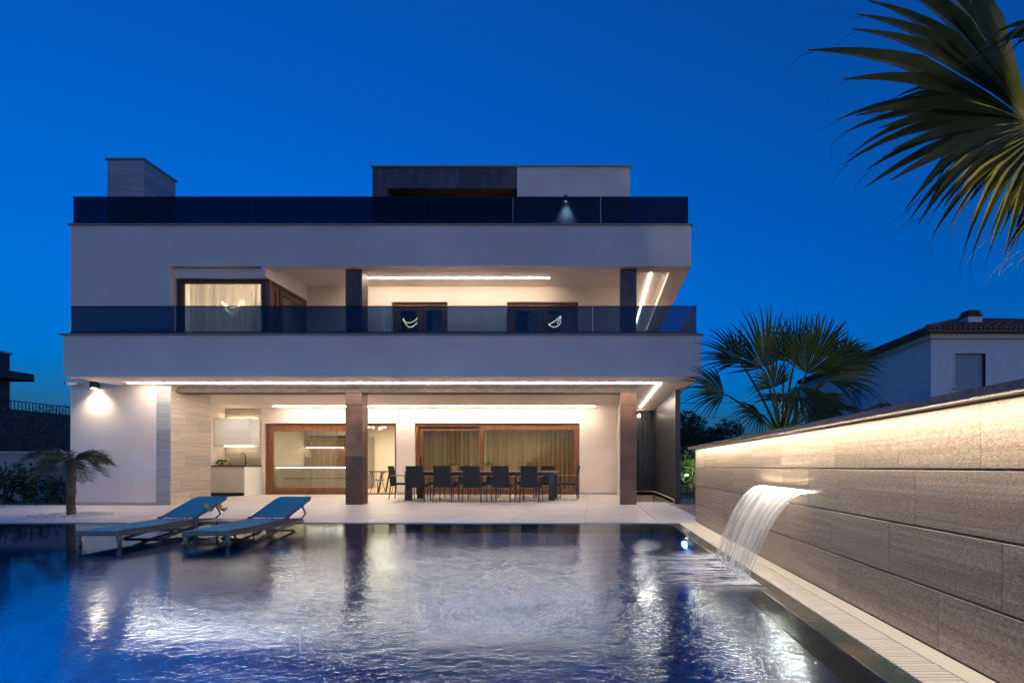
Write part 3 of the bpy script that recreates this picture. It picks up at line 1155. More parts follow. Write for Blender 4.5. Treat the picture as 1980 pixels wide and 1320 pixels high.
# upper floor
UW0, UW1 = PX(330, YW), PX(513, YW)          # corner window
vbox('wall', -10.598, UW0, YW, YW + 0.3, ZF - 0.2, ZP - 0.05, 'plaster')
vbox('parapet', UW0 + 0.001, XWR, YW, YW + 0.2, ZU, ZP - 0.05, 'plaster')
vbox('parapet', XWR - 0.2, XWR, YW + 0.202, YE, ZU, ZP - 0.05, 'plaster')
vbox('coping', XWL - 0.04, XWR + 0.04, YW - 0.04, YW + 0.26, ZP - 0.05, ZP - 0.015, 'coping', ch=0.004)
vbox('coping', XWR - 0.24, XWR + 0.04, YW + 0.262, YE, ZP - 0.05, ZP - 0.015, 'coping', ch=0.004)
vbox('coping', XWL - 0.04, XWL + 0.22, YW + 0.262, YE, ZP - 0.05, ZP - 0.015, 'coping', ch=0.004)
vbox('roof_slab', -10.598, XWR - 0.202, YW + 0.202, YE - 0.26, ZU + 0.14, ZU + 0.40, 'soffit')
vbox('soffit_border', UW1, XWR - 0.202, YW + 0.202, YW + 0.38, ZU, ZU + 0.139, 'soffit')
vbox('soffit_border', 1.85, XWR - 0.202, YW + 0.382, YE - 0.26, ZU, ZU + 0.139, 'soffit')
DU = ((PX(757, YU), PX(865.5, YU)), (PX(980, YU), PX(1118, YU)))
ZDU = 5.33
vbox('wall', UW1 - 0.3, DU[0][0], YU, YU + 0.25, ZF, ZU + 0.139, 'plaster')
vbox('wall', DU[0][0], DU[0][1], YU, YU + 0.25, ZDU, ZU + 0.139, 'plaster')
vbox('wall', DU[0][1], DU[1][0], YU, YU + 0.25, ZF, ZU + 0.139, 'plaster')
vbox('wall', DU[1][0], DU[1][1], YU, YU + 0.25, ZDU, ZU + 0.139, 'plaster')
vbox('wall', DU[1][1], 0.78, YU, YU + 0.25, ZF, ZU + 0.139, 'plaster')
vbox('wall', 0.53, 0.78, YU + 0.252, YE - 0.26, ZF, ZU + 0.139, 'plaster')
# corner window: lintels, soffit of the recess
ZL = 5.36
vbox('lintel', UW0 + 0.001, UW1 - 0.10, YW + 0.10, YW + 0.3, ZL, ZU - 0.001, 'plaster')
vbox('lintel', UW1 - 0.30, UW1, YW + 0.302, YU - 0.002, ZL, ZU + 0.138, 'plaster')
vbox('lintel', UW1 - 0.098, UW1, YW + 0.0, YW + 0.3, ZL, ZU - 0.001, 'plaster')

# roof-top room and chimney
RX0, RXm, RX1, YR = PX(720, 14), PX(1000, 14), PX(1218, 14), 14.0
ZRT = CAMH + (VY - 324) * 14 / FPX
vbox('roof_room', RXm, RX1, YR, YE - 0.5, ZU + 0.401, ZRT, 'plaster')
rm = box('roof_room', RX0 + 0.02, RXm - 0.002, YR + 0.6, YE - 0.5, ZU + 0.401, ZRT - 0.003, 'corten_dark', villa)
ztb = CAMH + (VY - 364) * 14 / FPX
xs = [RX0 + (RXm - RX0) * i / 5 for i in range(6)]
for a, b in zip(xs, xs[1:]):
    piece('panel', a + 0.002, b - 0.004, YR + 0.002, YR + 0.2, ztb, ZRT - 0.004, 'corten_dark', rm, 0.002)
piece('panel', RX0, RX0 + 0.42, YR + 0.004, YR + 0.58, ZU + 0.41, ztb - 0.004, 'corten_dark', rm, 0.002)
MB().box(RX0 + 0.43, RXm - 0.005, YR + 0.21, YR + 0.59, ztb + 0.05, ztb + 0.07).build('canopy', 'wood', rm)
vbox('coping', RX0 - 0.03, RX1 + 0.03, YR - 0.04, YE - 0.46, ZRT, ZRT + 0.05, 'coping', ch=0.005)
YCH = 11.95
cx0, cx1 = PX(207, YCH), PX(278, YCH)
zc = CAMH + (VY - 306) * YCH / FPX
ch_ = box('chimney', cx0 + 0.012, cx1 - 0.012, YCH + 0.012, 12.86, ZP - 0.6, zc - 0.05, 'grout', villa)
z = ZP - 0.6
i = 0
while z < zc - 0.06:
    z1 = min(z + 0.3, zc - 0.05)
    m_ = (cx0 + cx1) / 2 + (0.1 if i % 2 else -0.12)
    for a, b in ((cx0, m_), (m_, cx1)):
        piece('stone_course', a + 0.001, b - 0.001, YCH, YCH + 0.0115, z + 0.0015, z1 - 0.0015, 'travertine_grey', ch_, 0.002)
    piece('stone_course', cx1 - 0.0115, cx1, YCH + 0.0125, 12.86, z + 0.0015, z1 - 0.0015, 'travertine_grey', ch_, 0.002)
    z = z1
    i += 1
MB().box(cx0 - 0.03, cx1 + 0.03, YCH - 0.03, 12.9, zc - 0.05, zc, 0.004).build('cap', 'coping', ch_)


# glass railings
def railing(x0, x1, y, z0, z1, pxs, D, right_to, gm_='rail_glass'):
    r = box('glass_railing', x0, x1, y - 0.03, y + 0.03, z0, z0 + 0.07, 'rail_metal', villa, 0.003)
    xs = [x0] + [PX(p, D) for p in pxs] + [x1]
    for a, b in zip(xs, xs[1:]):
        MB().box(a + 0.006, b - 0.006, y - 0.008, y + 0.008, z0 + 0.071, z1 - 0.02).build('pane', gm_, r)
    for xj in xs[1:-1]:
        MB().box(xj - 0.0045, xj + 0.0045, y - 0.008, y + 0.008, z0 + 0.075, z1 - 0.025).build('glass_edge', 'glass_edge' if gm_ == 'rail_glass' or xj > -3.0 else 'rail_metal', r)  # pale strips paint the lit edges; left ones on the roof stay dark
    MB().box(x0, x1, y - 0.012, y + 0.012, z1 - 0.019, z1).build('cap_rail', 'rail_metal', r)
    # return along the right side
    MB().box(x1 - 0.06, x1, y + 0.031, right_to, z0, z0 + 0.07).build('base_rail', 'rail_metal', r)
    yy = y + 0.02
    while yy < right_to - 0.1:
        MB().box(x1 - 0.038, x1 - 0.022, yy + 0.006, min(yy + 1.9, right_to), z0 + 0.071, z1 - 0.02).build('pane', gm_, r)
        yy += 1.9
    MB().box(x1 - 0.042, x1 - 0.018, y + 0.0125, right_to, z1 - 0.019, z1).build('cap_rail', 'rail_metal', r)
    return r


YG = YB + 0.12
railing(PX(138, YG), PX(1347, YG), YG, ZB + 0.033, CAMH + (VY - 591.5) * YG / FPX, (339.5, 743.5, 946, 1146), YG, YE)
YG2 = YW + 0.12
railing(PX(142, YG2), PX(1331, YG2), YG2, ZP - 0.014, CAMH + (VY - 380.5) * YG2 / FPX, (310, 481, 651, 821, 992, 1161.5), YG2, YE, 'rail_glass_dark')

# ------------------------------------------------------------------ windows and doors of the villa
def sash(parent, name, x0, x1, y, z0, z1, fw, wood='wood', dpt=0.06, glass=True):
    f = MB()
    f.box(x0, x0 + fw, y, y + dpt, z0, z1, 0.004)
    f.box(x1 - fw, x1, y, y + dpt, z0, z1, 0.004)
    f.box(x0 + fw, x1 - fw, y + 0.002, y + dpt - 0.002, z0, z0 + fw * 1.15, 0.004)
    f.box(x0 + fw, x1 - fw, y + 0.002, y + dpt - 0.002, z1 - fw, z1, 0.004)
    o = f.build(name, wood, parent)
    if glass:
        MB().box(x0 + fw - 0.005, x1 - fw + 0.005, y + dpt / 2 - 0.006, y + dpt / 2 + 0.006, z0 + fw, z1 - fw + 0.004).build('pane', 'clear_glass', o)
    return o


def door_frame(x0, x1, y, z1, z0=0.0):
    f = MB()
    f.box(x0, x0 + 0.07, y, y + 0.16, z0, z1, 0.004)
    f.box(x1 - 0.07, x1, y, y + 0.16, z0, z1, 0.004)
    f.box(x0 + 0.07, x1 - 0.07, y + 0.002, y + 0.158, z1 - 0.09, z1, 0.004)
    f.box(x0 + 0.07, x1 - 0.07, y + 0.002, y + 0.158, z0 + 0.001, z0 + 0.035)
    return f.build('sliding_door', 'wood', villa)


YD = YK + 0.06
d1 = door_frame(D1[0] + 0.002, D1[1] - 0.002, YD, ZD - 0.002)
xs1 = PX(706, YD)
sash(d1, 'fixed_sash', D1[0] + 0.075, xs1, YD + 0.02, 0.037, ZD - 0.095, 0.16)
d2 = door_frame(D2[0] + 0.002, D2[1] - 0.002, YD, ZD - 0.002)
xm = PX(932, YD)
s_ = sash(d2, 'sliding_sash', D2[0] + 0.075, xm + 0.05, YD + 0.085, 0.037, ZD - 0.095, 0.14)
MB().box(D2[0] + 0.135, D2[0] + 0.16, YD + 0.05, YD + 0.083, 0.98, 1.22, 0.004).build('handle', 'black_metal', s_)
sash(d2, 'fixed_sash', xm - 0.07, D2[1] - 0.075, YD + 0.012, 0.037, ZD - 0.095, 0.12)
for (xa, xb) in DU:
    d = door_frame(xa + 0.002, xb - 0.002, YU + 0.08, ZDU - 0.002, ZF)
    c_ = (xa + xb) / 2
    sash(d, 'sash', xa + 0.075, c_ + 0.02, YU + 0.10, ZF + 0.037, ZDU - 0.095, 0.12)
    sash(d, 'sash', c_ + 0.022, xb - 0.075, YU + 0.10, ZF + 0.037, ZDU - 0.095, 0.12)
# corner window: dark outside frame, wooden corner post
cwf = MB()
ycw = YW + 0.16
cwf.box(UW0 + 0.002, UW0 + 0.09, ycw, ycw + 0.08, ZF, ZL - 0.002, 0.004)
cwf.box(UW1 - 0.19, UW1 - 0.10, ycw, ycw + 0.08, ZF, ZL - 0.002, 0.004)
cwf.box(UW0 + 0.09, UW1 - 0.19, ycw + 0.002, ycw + 0.078, ZL - 0.10, ZL - 0.002, 0.004)
cwf.box(UW0 + 0.09, UW1 - 0.19, ycw + 0.002, ycw + 0.078, ZF, ZF + 0.08, 0.004)
cw = cwf.build('corner_window', 'wood_dark', villa)
MB().box(UW0 + 0.091, UW0 + 0.16, ycw + 0.02, ycw + 0.06, ZF + 0.08, ZL - 0.105).build('jamb', 'wood', cw)
MB().box(UW0 + 0.09, UW1 - 0.19, ycw + 0.034, ycw + 0.046, ZF + 0.08, ZL - 0.10).build('pane', 'clear_glass', cw)
MB().box(UW1 - 0.098, UW1 - 0.005, ycw, ycw + 0.09, ZF, ZL - 0.002, 0.006).build('corner_post', 'wood', cw)
# side glazing of the corner room
sw = MB()
xg = UW1 - 0.09
sw.box(xg, xg + 0.08, ycw + 0.091, YU - 0.004, ZL - 0.09, ZL - 0.002, 0.004)
sw.box(xg, xg + 0.08, ycw + 0.091, YU - 0.004, ZF, ZF + 0.08, 0.004)
sw.box(xg, xg + 0.08, YU - 0.09, YU - 0.004, ZF + 0.08, ZL - 0.09, 0.004)
sw.box(xg, xg + 0.08, ycw + 0.37, ycw + 0.44, ZF + 0.08, ZL - 0.09, 0.004)
so = sw.build('side_window', 'wood_dark', villa)
for a, b in ((ycw + 0.095, ycw + 0.37), (ycw + 0.44, YU - 0.09)):
    f = MB()
    f.box(xg + 0.015, xg + 0.065, a, a + 0.10, ZF + 0.08, ZL - 0.092, 0.004)
    f.box(xg + 0.015, xg + 0.065, b - 0.10, b, ZF + 0.08, ZL - 0.092, 0.004)
    f.box(xg + 0.017, xg + 0.063, a + 0.10, b - 0.10, ZL - 0.20, ZL - 0.092, 0.004)
    s2 = f.build('sash', 'wood', so)
    if b - a > 0.4:
        MB().box(xg + 0.034, xg + 0.046, a + 0.1, b - 0.1, ZF + 0.08, ZL - 0.2).build('pane', 'clear_glass', s2)

# ------------------------------------------------------------------ rooms behind the glass
def room(x0, x1, y0, y1, z0, z1, wallm, floorm='room_floor', name='room_lining'):
    r = MB()
    r.quad((x0, y1, z0), (x1, y1, z0), (x1, y1, z1), (x0, y1, z1))
    r.quad((x0, y0, z0), (x0, y1, z0), (x0, y1, z1), (x0, y0, z1))
    r.quad((x1, y1, z0), (x1, y0, z0), (x1, y0, z1), (x1, y1, z1))
    r.quad((x0, y0, z1), (x1, y0, z1), (x1, y1, z1), (x0, y1, z1))
    o = r.build(name, wallm, villa)
    f = MB()
    f.quad((x0, y0, z0), (x1, y0, z0), (x1, y1, z0), (x0, y1, z0))
    f.build('floor', floorm, o)
    return o


PT = -6.12
room(-11.95, PT - 0.06, YK + 0.301, 20.6, 0.002, 2.62, 'room_wall')
room(PT + 0.06, XR - 0.31, YK + 0.301, 20.6, 0.002, 2.62, 'room_wall')
room(-10.59, UW1 - 0.32, YW + 0.305, 17.0, ZF + 0.003, 5.70, 'paint_white')
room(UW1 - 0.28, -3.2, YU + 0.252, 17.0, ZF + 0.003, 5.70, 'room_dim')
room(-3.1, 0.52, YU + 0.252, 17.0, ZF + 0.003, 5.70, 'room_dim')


def added_ceiling_light(loc, sx, sy, power, col_, label):  # unseen panels added to light the rooms
    t = thing('added_ceiling_light', label, 'added light', loc)
    box('housing', loc[0] - sx / 2, loc[0] + sx / 2, loc[1] - sy / 2, loc[1] + sy / 2, loc[2] + 0.012, loc[2] + 0.04, 'white_gloss', t)
    area('lamp', loc, sx, sy, power, col_, parent=t)
    return t


added_ceiling_light((-8.3, 18.2, 2.575), 2.4, 1.4, 170, (1.0, 0.86, 0.60), 'unseen light panel added to light the kitchen behind the left sliding door')
added_ceiling_light((-2.7, 18.4, 2.575), 3.2, 1.4, 95, (1.0, 0.80, 0.50), 'unseen light panel added to light the living room behind the right sliding door')


cl_ = thing('added_globe_lamp', 'round globe lamp added to light the upper corner room behind the white curtain', 'lamp', (-9.0, 13.5, 5.69))
MB().lathe([(0.01, -0.13), (0.09, -0.09), (0.13, 0.0), (0.09, 0.09), (0.01, 0.13)], (-9.0, 13.5, 4.95), 16).build('globe', 'globe', cl_, True)  # globe added behind the curtain so the corner room glows
MB().tube([(-9.0, 13.5, 5.08), (-9.0, 13.5, 5.69)], 0.008, 6).build('cord', 'cable_black', cl_)


def curtain(name, label, x0, x1, y, z0, z1, m, fold, ampl, seed, group=None):
    r2 = random.Random(seed)
    n_ = int((x1 - x0) / fold * 8)
    xs_, ph = [], 0.0
    rows = [[], [], []]
    for i in range(n_ + 1):
        x = x0 + (x1 - x0) * i / n_
        ph += 2 * math.pi / 8 * r2.uniform(0.75, 1.25)
        d = math.sin(ph) * ampl + math.sin(ph * 0.37) * ampl * 0.4
        for k, zz in enumerate((z0, (z0 + z1) / 2, z1)):
            rows[k].append((x + math.cos(ph * 0.5) * ampl * 0.25, y + d * (1.1, 1.0, 0.75)[k], zz))
    o = MB().grid(rows).build(name, m, None, True)
    return tag(o, label, 'curtain', group)


curtain('curtain', 'pleated brown curtain behind the narrower left sash of the right sliding door', D2[0] + 0.05, xm - 0.05, YK + 0.42, 0.03, 2.55, 'curtain_brown', 0.15, 0.055, 3)
curtain('curtain', 'pleated brown curtain behind the wide right sash of the right sliding door', xm + 0.02, D2[1] - 0.05, YK + 0.42, 0.03, 2.55, 'curtain_brown', 0.15, 0.055, 4)
curtain('sheer_curtain', 'sheer cream curtain gathered behind the left sliding door glass', PX(585, 16.2), PX(650, 16.2), YK + 0.46, 0.03, 2.5, 'curtain_cream', 0.11, 0.045, 5)
curtain('white_curtain', 'white pleated curtain filling the upper corner window', UW0 + 0.06, UW1 - 0.36, ycw + 0.26, ZF + 0.02, 5.6, 'curtain_white', 0.13, 0.06, 7)
curtain('grey_curtain', 'grey curtain in the right sash of the wider upper balcony door', DU[1][0] + 1.42, DU[1][1] - 0.1, YU + 0.40, ZF + 0.02, 5.5, 'curtain_white', 0.09, 0.03, 8)
curtain('grey_curtain', 'short grey curtain at the left of the wider upper balcony door', DU[1][0] + 0.5, DU[1][0] + 0.95, YU + 0.42, ZF + 0.02, 5.5, 'curtain_white', 0.09, 0.03, 9)
curtain('white_curtain', 'white curtain behind the right sash of the narrower upper balcony door', DU[0][0] + 0.95, DU[0][1] - 0.1, YU + 0.40, ZF + 0.02, 5.5, 'curtain_white', 0.09, 0.03, 10)


def loop_pendant(label, c, r, tilt, z_ceil, seed):
    t = thing('pendant_lamp', label, 'pendant lamp', (c[0], c[1], z_ceil))
    r2 = random.Random(seed)
    pts = []
    for i in range(41):
        a = i / 40 * 2 * math.pi * 1.12
        v = Vector((math.cos(a) * r * (1 + 0.25 * math.sin(a * 1.5)), math.sin(a) * r * 0.8, math.sin(a * 2 + tilt) * r * 0.45 + math.cos(a) * r * 0.2))
        pts.append(Vector(c) + v)
    MB().tube(pts, 0.011, 6).build('light_loop', 'pendant_glow', t, True)
    MB().lathe([(0.09, -0.03), (0.09, 0.0)], (c[0], c[1], z_ceil), 16).build('ceiling_rose', 'black_metal', t)
    for q in (4, 18, 30):
        MB().tube([pts[q], Vector((c[0], c[1], z_ceil - 0.02))], 0.002, 4).build('wire', 'black_metal', t)
    return t


def upix(px, py, D):
    return P(px, py, D)


loop_pendant('twisted glowing pendant lamp behind the corner window curtain', tuple(upix(448, 592, 11.66) + Vector((0, 0, 0))), 0.22, 0.4, 5.69, 1)
loop_pendant('twisted glowing pendant lamp seen through the narrower upper balcony door', tuple(upix(793, 621, 14.2)), 0.24, 1.2, 5.69, 2)
loop_pendant('twisted glowing pendant lamp seen through the wider upper balcony door', tuple(upix(1068, 622, 14.2)), 0.24, 2.1, 5.69, 3)
loop_pendant('small twisted pendant lamp seen through the side glass of the corner room', tuple(upix(538, 632, 12.9)), 0.20, 0.9, 5.69, 4)
for nm, xx in (('narrower', (DU[0][0] + DU[0][1]) / 2), ('wider', (DU[1][0] + DU[1][1]) / 2)):
    added_ceiling_light((xx, 15.6, 5.655), 0.8, 0.8, 10, (1.0, 0.8, 0.55), 'dim unseen light panel added in the room behind the %s upper door' % nm)

# kitchen island and cabinets inside the left room
isl = thing('kitchen_island', 'white kitchen island with lit worktop edge behind the left sliding door', 'kitchen island', (-10.2, 18.0, 0))
box('base', -11.6, -9.0, 17.7, 18.5, 0.08, 0.86, 'cabinet_greige', isl, 0.004)
box('plinth', -11.5, -9.1, 17.76, 18.44, 0.003, 0.079, 'black_metal', isl)
box('worktop', -11.65, -8.95, 17.62, 18.58, 0.905, 0.935, 'counter_black', isl, 0.004)
box('light_edge', -11.6, -9.0, 17.69, 17.70, 0.872, 0.888, 'led_kitchen', isl)
box('drawer_groove', -11.3, -9.05, 17.692, 17.699, 0.46, 0.485, 'black_metal', isl)
tc_ = thing('tall_cabinet', 'tall walnut cabinet with lit niche at the back of the kitchen', 'cabinet', (-11.0, 20.3, 0))
box('carcass', -11.9, -10.3, 20.0, 20.55, 0.01, 1.30, 'walnut', tc_, 0.004)
box('wood_panel', -11.9, -10.3, 20.0, 20.55, 1.72, 2.05, 'walnut', tc_, 0.004)
box('light_line', -11.85, -10.35, 20.02, 20.04, 1.68, 1.71, 'led_kitchen', tc_)
box('back_panel', -11.9, -10.3, 20.5, 20.55, 1.31, 1.70, 'walnut', tc_)
box('upper_cabinet', -11.9, -9.7, 20.1, 20.55, 2.20, 2.58, 'white_gloss', tc_, 0.004)
tf = thing('tall_fridge', 'tall grey cupboard column in the kitchen behind the gathered curtain', 'cupboard', (-9.9, 20.3, 0))
box('carcass', -10.1, -9.3, 19.95, 20.55, 0.01, 2.15, 'fabric_grey', tf, 0.004)
box('door', -10.09, -9.71, 19.93, 19.948, 0.03, 2.13, 'cabinet_greige', tf, 0.003)
box('door', -9.69, -9.31, 19.93, 19.948, 0.03, 2.13, 'cabinet_greige', tf, 0.003)
t = thing('crystal_pendant', 'small sparkling pendant lamp above the kitchen island behind brown column', 'pendant lamp', (-8.05, 17.9, 2.61))
MB().lathe([(0.10, -0.03), (0.10, 0.0)], (-8.05, 17.9, 2.60), 16).build('ceiling_rose', 'steel', t)
for i in range(9):
    a = i * 0.7
    c = Vector((-8.05 + 0.34 * math.cos(a), 17.9 + 0.2 * math.sin(a), 2.37 + 0.05 * math.sin(i * 2.1)))
    MB().lathe([(0.004, 0.05), (0.035, 0.03), (0.045, 0.0), (0.03, -0.03), (0.004, -0.045)], tuple(c), 8).build('bulb', 'pendant_glow', t, True)
    MB().tube([c + Vector((0, 0, 0.05)), (-8.05 + 0.05 * math.cos(a), 17.9, 2.58)], 0.003, 4).build('wire', 'steel', t)

# indoor dining set seen through the open part of the left door
dt = thing('indoor_table', 'wooden dining table with slanted dark legs inside the open door', 'table', (-7.0, 17.0, 0))
box('table_top', -7.62, -6.3, 16.7, 17.6, 0.72, 0.755, 'walnut', dt, 0.006)
for sx in (-7.35, -6.6):
    for sy in (16.85, 17.45):
        MB().tube([(sx, sy, 0.72), (sx - 0.13 if sx < -7 else sx + 0.13, sy, 0.005)], 0.03, 8).build('leg', 'wood_dark', dt)


def indoor_chair(label, loc, rz):
    t = thing('indoor_chair', label, 'chair', (0, 0, 0), 'indoor dining chairs')
    MB().lathe([(0.005, 0.0), (0.20, 0.0), (0.22, 0.02), (0.20, 0.045), (0.01, 0.05)], (0, 0, 0.43), 20).build('seat', 'fabric_grey', t, True)
    pts = [(0.27 * math.cos(a), 0.25 * math.sin(a), 0.72 + 0.03 * math.sin(a * 1.0)) for a in [R(-20 + 220 * i / 16) for i in range(17)]]
    MB().tube(pts, 0.022, 8).build('backrest', 'walnut', t, True)
    for i in range(7):
        a = R(0 + 30 * i)
        MB().tube([(0.26 * math.cos(a), 0.24 * math.sin(a), 0.72), (0.2 * math.cos(a), 0.19 * math.sin(a), 0.45)], 0.006, 6).build('spindle', 'black_metal', t)
    for a in (45, 135, 225, 315):
        MB().tube([(0.14 * math.cos(R(a)), 0.14 * math.sin(R(a)), 0.43), (0.24 * math.cos(R(a)), 0.24 * math.sin(R(a)), 0.003)], 0.009, 6).build('leg', 'black_metal', t)
    t.location = loc
    t.rotation_euler = (0, 0, rz)
    return t


indoor_chair('curved back wooden chair inside the open door, nearer the white pier', (-6.62, 16.45, 0.002), R(180))
indoor_chair('curved back wooden chair inside the open door, nearer the brown column', (-7.35, 16.5, 0.002), R(160))
t = thing('wall_switch', 'small dark switch panel on the cream wall inside the open door', 'switch', (PX(755, 16.6), 20.5, 1.6))
box('plate', -8.05, -7.93, 20.575, 20.598, 1.55, 1.68, 'black_metal', t, 0.003)
box('screen', -8.03, -7.95, 20.568, 20.574, 1.58, 1.66, 'anthracite', t)
# living room: dark doorway, stair
t = thing('doorway', 'dark doorway in the living room wall behind the brown curtain', 'door', (-4.6, 20.5, 0))
xd0, xd1 = PX(843, 20.5), PX(888, 20.5)
box('leaf', xd0, xd1, 20.54, 20.595, 0.01, 2.05, 'walnut', t, 0.004)
box('frame', xd0 - 0.08, xd0 - 0.001, 20.52, 20.598, 0.01, 2.12, 'room_wall', t)
box('frame', xd1 + 0.001, xd1 + 0.08, 20.52, 20.598, 0.01, 2.12, 'room_wall', t)
st = thing('staircase', 'dark sloping staircase in the living room behind the brown curtain', 'staircase', (-1.5, 19.2, 0))
sx0, sx1 = -3.9, -0.2
MB().grid([[(sx0, 18.6, 0.01), (sx0, 19.6, 0.01)], [(sx1, 18.6, 2.55), (sx1, 19.6, 2.55)]]).build('soffit', 'walnut', st)
for i in range(14):
    xa = sx0 + (sx1 - sx0) * i / 14
    xb = sx0 + (sx1 - sx0) * (i + 1) / 14
    piece('step', xa, xb - 0.004, 18.602, 19.6, 0.01, 0.05 + 2.5 * (i + 1) / 14, 'walnut', st, 0.004)

# ------------------------------------------------------------------ outdoor kitchen niche
XKR = PX(473, 14.97)
kc = thing('kitchen_counter', 'low outdoor kitchen counter with black worktop in the stone niche', 'kitchen counter', (-11.8, 15.3, 0))
for i, (a, b) in enumerate(((-11.98, -11.38), (-11.378, XKR - 0.026))):
    piece('cabinet_door', a + 0.002, b - 0.002, 14.975, 14.995, 0.105, 0.895, 'cabinet_greige', kc, 0.003)
box('carcass', -11.98, XKR - 0.026, 14.996, 15.73, 0.1, 0.898, 'cabinet_greige', kc)
box('side_panel', XKR - 0.024, XKR, 14.97, 15.735, 0.0, 0.90, 'white_gloss', kc, 0.002)
box('plinth', -11.98, XKR - 0.026, 15.03, 15.6, 0.0, 0.099, 'counter_black', kc)
box('worktop', -11.98, XKR + 0.01, 14.955, 15.738, 0.902, 0.942, 'counter_black', kc, 0.003)
uc = thing('wall_cabinet', 'white gloss wall cabinet above the outdoor kitchen counter', 'cabinet', (-11.8, 15.5, 1.57))
XUR = PX(484.5, 15.3)
for (a, b) in ((1.57, 2.015), (2.02, 2.43)):
    piece('flap_door', -11.98, XUR - 0.022, 15.30, 15.32, a, b, 'white_gloss', uc, 0.003)
box('carcass', -11.98, XUR - 0.022, 15.321, 15.738, 1.572, 2.428, 'white_gloss', uc)
box('side_panel', XUR - 0.02, XUR, 15.298, 15.74, 1.568, 2.432, 'white_gloss', uc, 0.002)
box('light_line', -11.9, XUR - 0.1, 15.6, 15.62, 1.560, 1.569, 'led_kitchen', uc)
box('light_line', -11.9, XUR - 0.1, 15.70, 15.715, 2.434, 2.442, 'led_kitchen', uc)
t = thing('tap', 'black swan neck tap on the outdoor kitchen worktop', 'tap', (-11.05, 15.5, 0.942))
xt = PX(474.5, 15.5)
MB().lathe([(0.028, 0.0), (0.028, 0.01), (0.018, 0.02), (0.018, 0.12)], (xt, 15.5, 0.943), 12).build('base', 'black_metal', t, True)
MB().tube([(xt, 15.5, 1.06), (xt, 15.5, 1.28), (xt - 0.02, 15.46, 1.32), (xt - 0.03, 15.38, 1.32), (xt - 0.03, 15.34, 1.28)], 0.013, 8).build('spout', 'black_metal', t, True)
MB().tube([(xt + 0.015, 15.5, 1.03), (xt + 0.08, 15.5, 1.05)], 0.009, 6).build('lever', 'black_metal', t, True)
t = thing('bottle', 'dark bottle on the outdoor worktop beside the stone pier', 'bottle', (PX(411, 15.4), 15.4, 0.943))
MB().lathe([(0.035, 0), (0.037, 0.01), (0.037, 0.2), (0.03, 0.235), (0.014, 0.26), (0.014, 0.33)], (PX(411, 15.4), 15.4, 0.943), 14).build('body', 'counter_black', t, True)
MB().lathe([(0.016, 0.331), (0.016, 0.355)], (PX(411, 15.4), 15.4, 0.943), 12).build('cap', 'black_metal', t)
t = thing('wall_socket', 'white double wall socket above the outdoor worktop', 'socket', (PX(438, YK), YK, 1.13))
xk = PX(438, YK)
box('plate', xk - 0.115, xk + 0.115, YK - 0.014, YK - 0.005, 1.10, 1.18, 'white_gloss', t, 0.002)
for q in (-0.055, 0.055):
    MB().tube([(xk + q, YK - 0.0145, 1.14), (xk + q, YK - 0.017, 1.14)], 0.024, 12).build('outlet', 'cabinet_greige', t)
xb = PX(434, 15.25)
t = tag(MB().box(xb - 0.22, xb + 0.22, 15.1, 15.38, 0.943, 0.963, 0.004).build('chopping_board', 'board_wood'),
        'wooden chopping board on the black outdoor worktop', 'chopping board')


def leafcloud(mb, c, rad, n_, size, r2, aspect=0.5, flat=0.0):
    c = Vector(c)
    for _ in range(n_):
        while True:
            v = Vector((r2.uniform(-1, 1), r2.uniform(-1, 1), r2.uniform(-1, 1)))
            if 0.15 < v.length < 1:
                break
        v = v.normalized() * (v.length ** 0.45)
        p = c + Vector((v.x * rad[0], v.y * rad[1], v.z * rad[2]))
        d = (v + Vector((r2.uniform(-1, 1), r2.uniform(-1, 1), r2.uniform(-0.6, 1)))).normalized()
        s_ = d.cross(Vector((r2.uniform(-1, 1), r2.uniform(-1, 1), r2.uniform(-1, 1)))).normalized()
        l_ = size * r2.uniform(0.6, 1.3)
        w_ = l_ * aspect
        mb.quad(p, p + d * l_ * 0.45 + s_ * w_ * 0.5, p + d * l_, p + d * l_ * 0.45 - s_ * w_ * 0.5)
    return mb


lt = thing('lettuce', 'leafy green salad heap on the chopping board', 'vegetable', (xb - 0.09, 15.25, 0.964))
r2 = random.Random(3)
leafcloud(MB(), (xb - 0.09, 15.25, 1.03), (0.11, 0.08, 0.06), 110, 0.07, r2, 0.8).build('leaves', 'herb_leaf', lt)
MB().lathe([(0.005, 0), (0.04, 0.012), (0.05, 0.04), (0.03, 0.06), (0.005, 0.065)], (xb - 0.09, 15.25, 0.964), 10).build('heart', 'herb_leaf', lt, True)
for i, (dx, m_, nm) in enumerate(((0.05, 'yellow_fruit', 'yellow'), (0.12, 'orange_fruit', 'orange'), (0.18, 'red_fruit', 'red'))):
    fr_ = thing('fruit', '%s round fruit on the chopping board beside the salad' % nm, 'fruit', (xb + dx, 15.22, 0.964))
    MB().lathe([(0.004, 0.0), (0.025, 0.006), (0.038, 0.028), (0.036, 0.05), (0.02, 0.066), (0.004, 0.068)], (xb + dx, 15.22, 0.964), 14).build('flesh', m_, fr_, True)
    MB().tube([(xb + dx, 15.22, 1.03), (xb + dx + 0.006, 15.22, 1.045)], 0.003, 5).build('stalk', 'trunk', fr_)

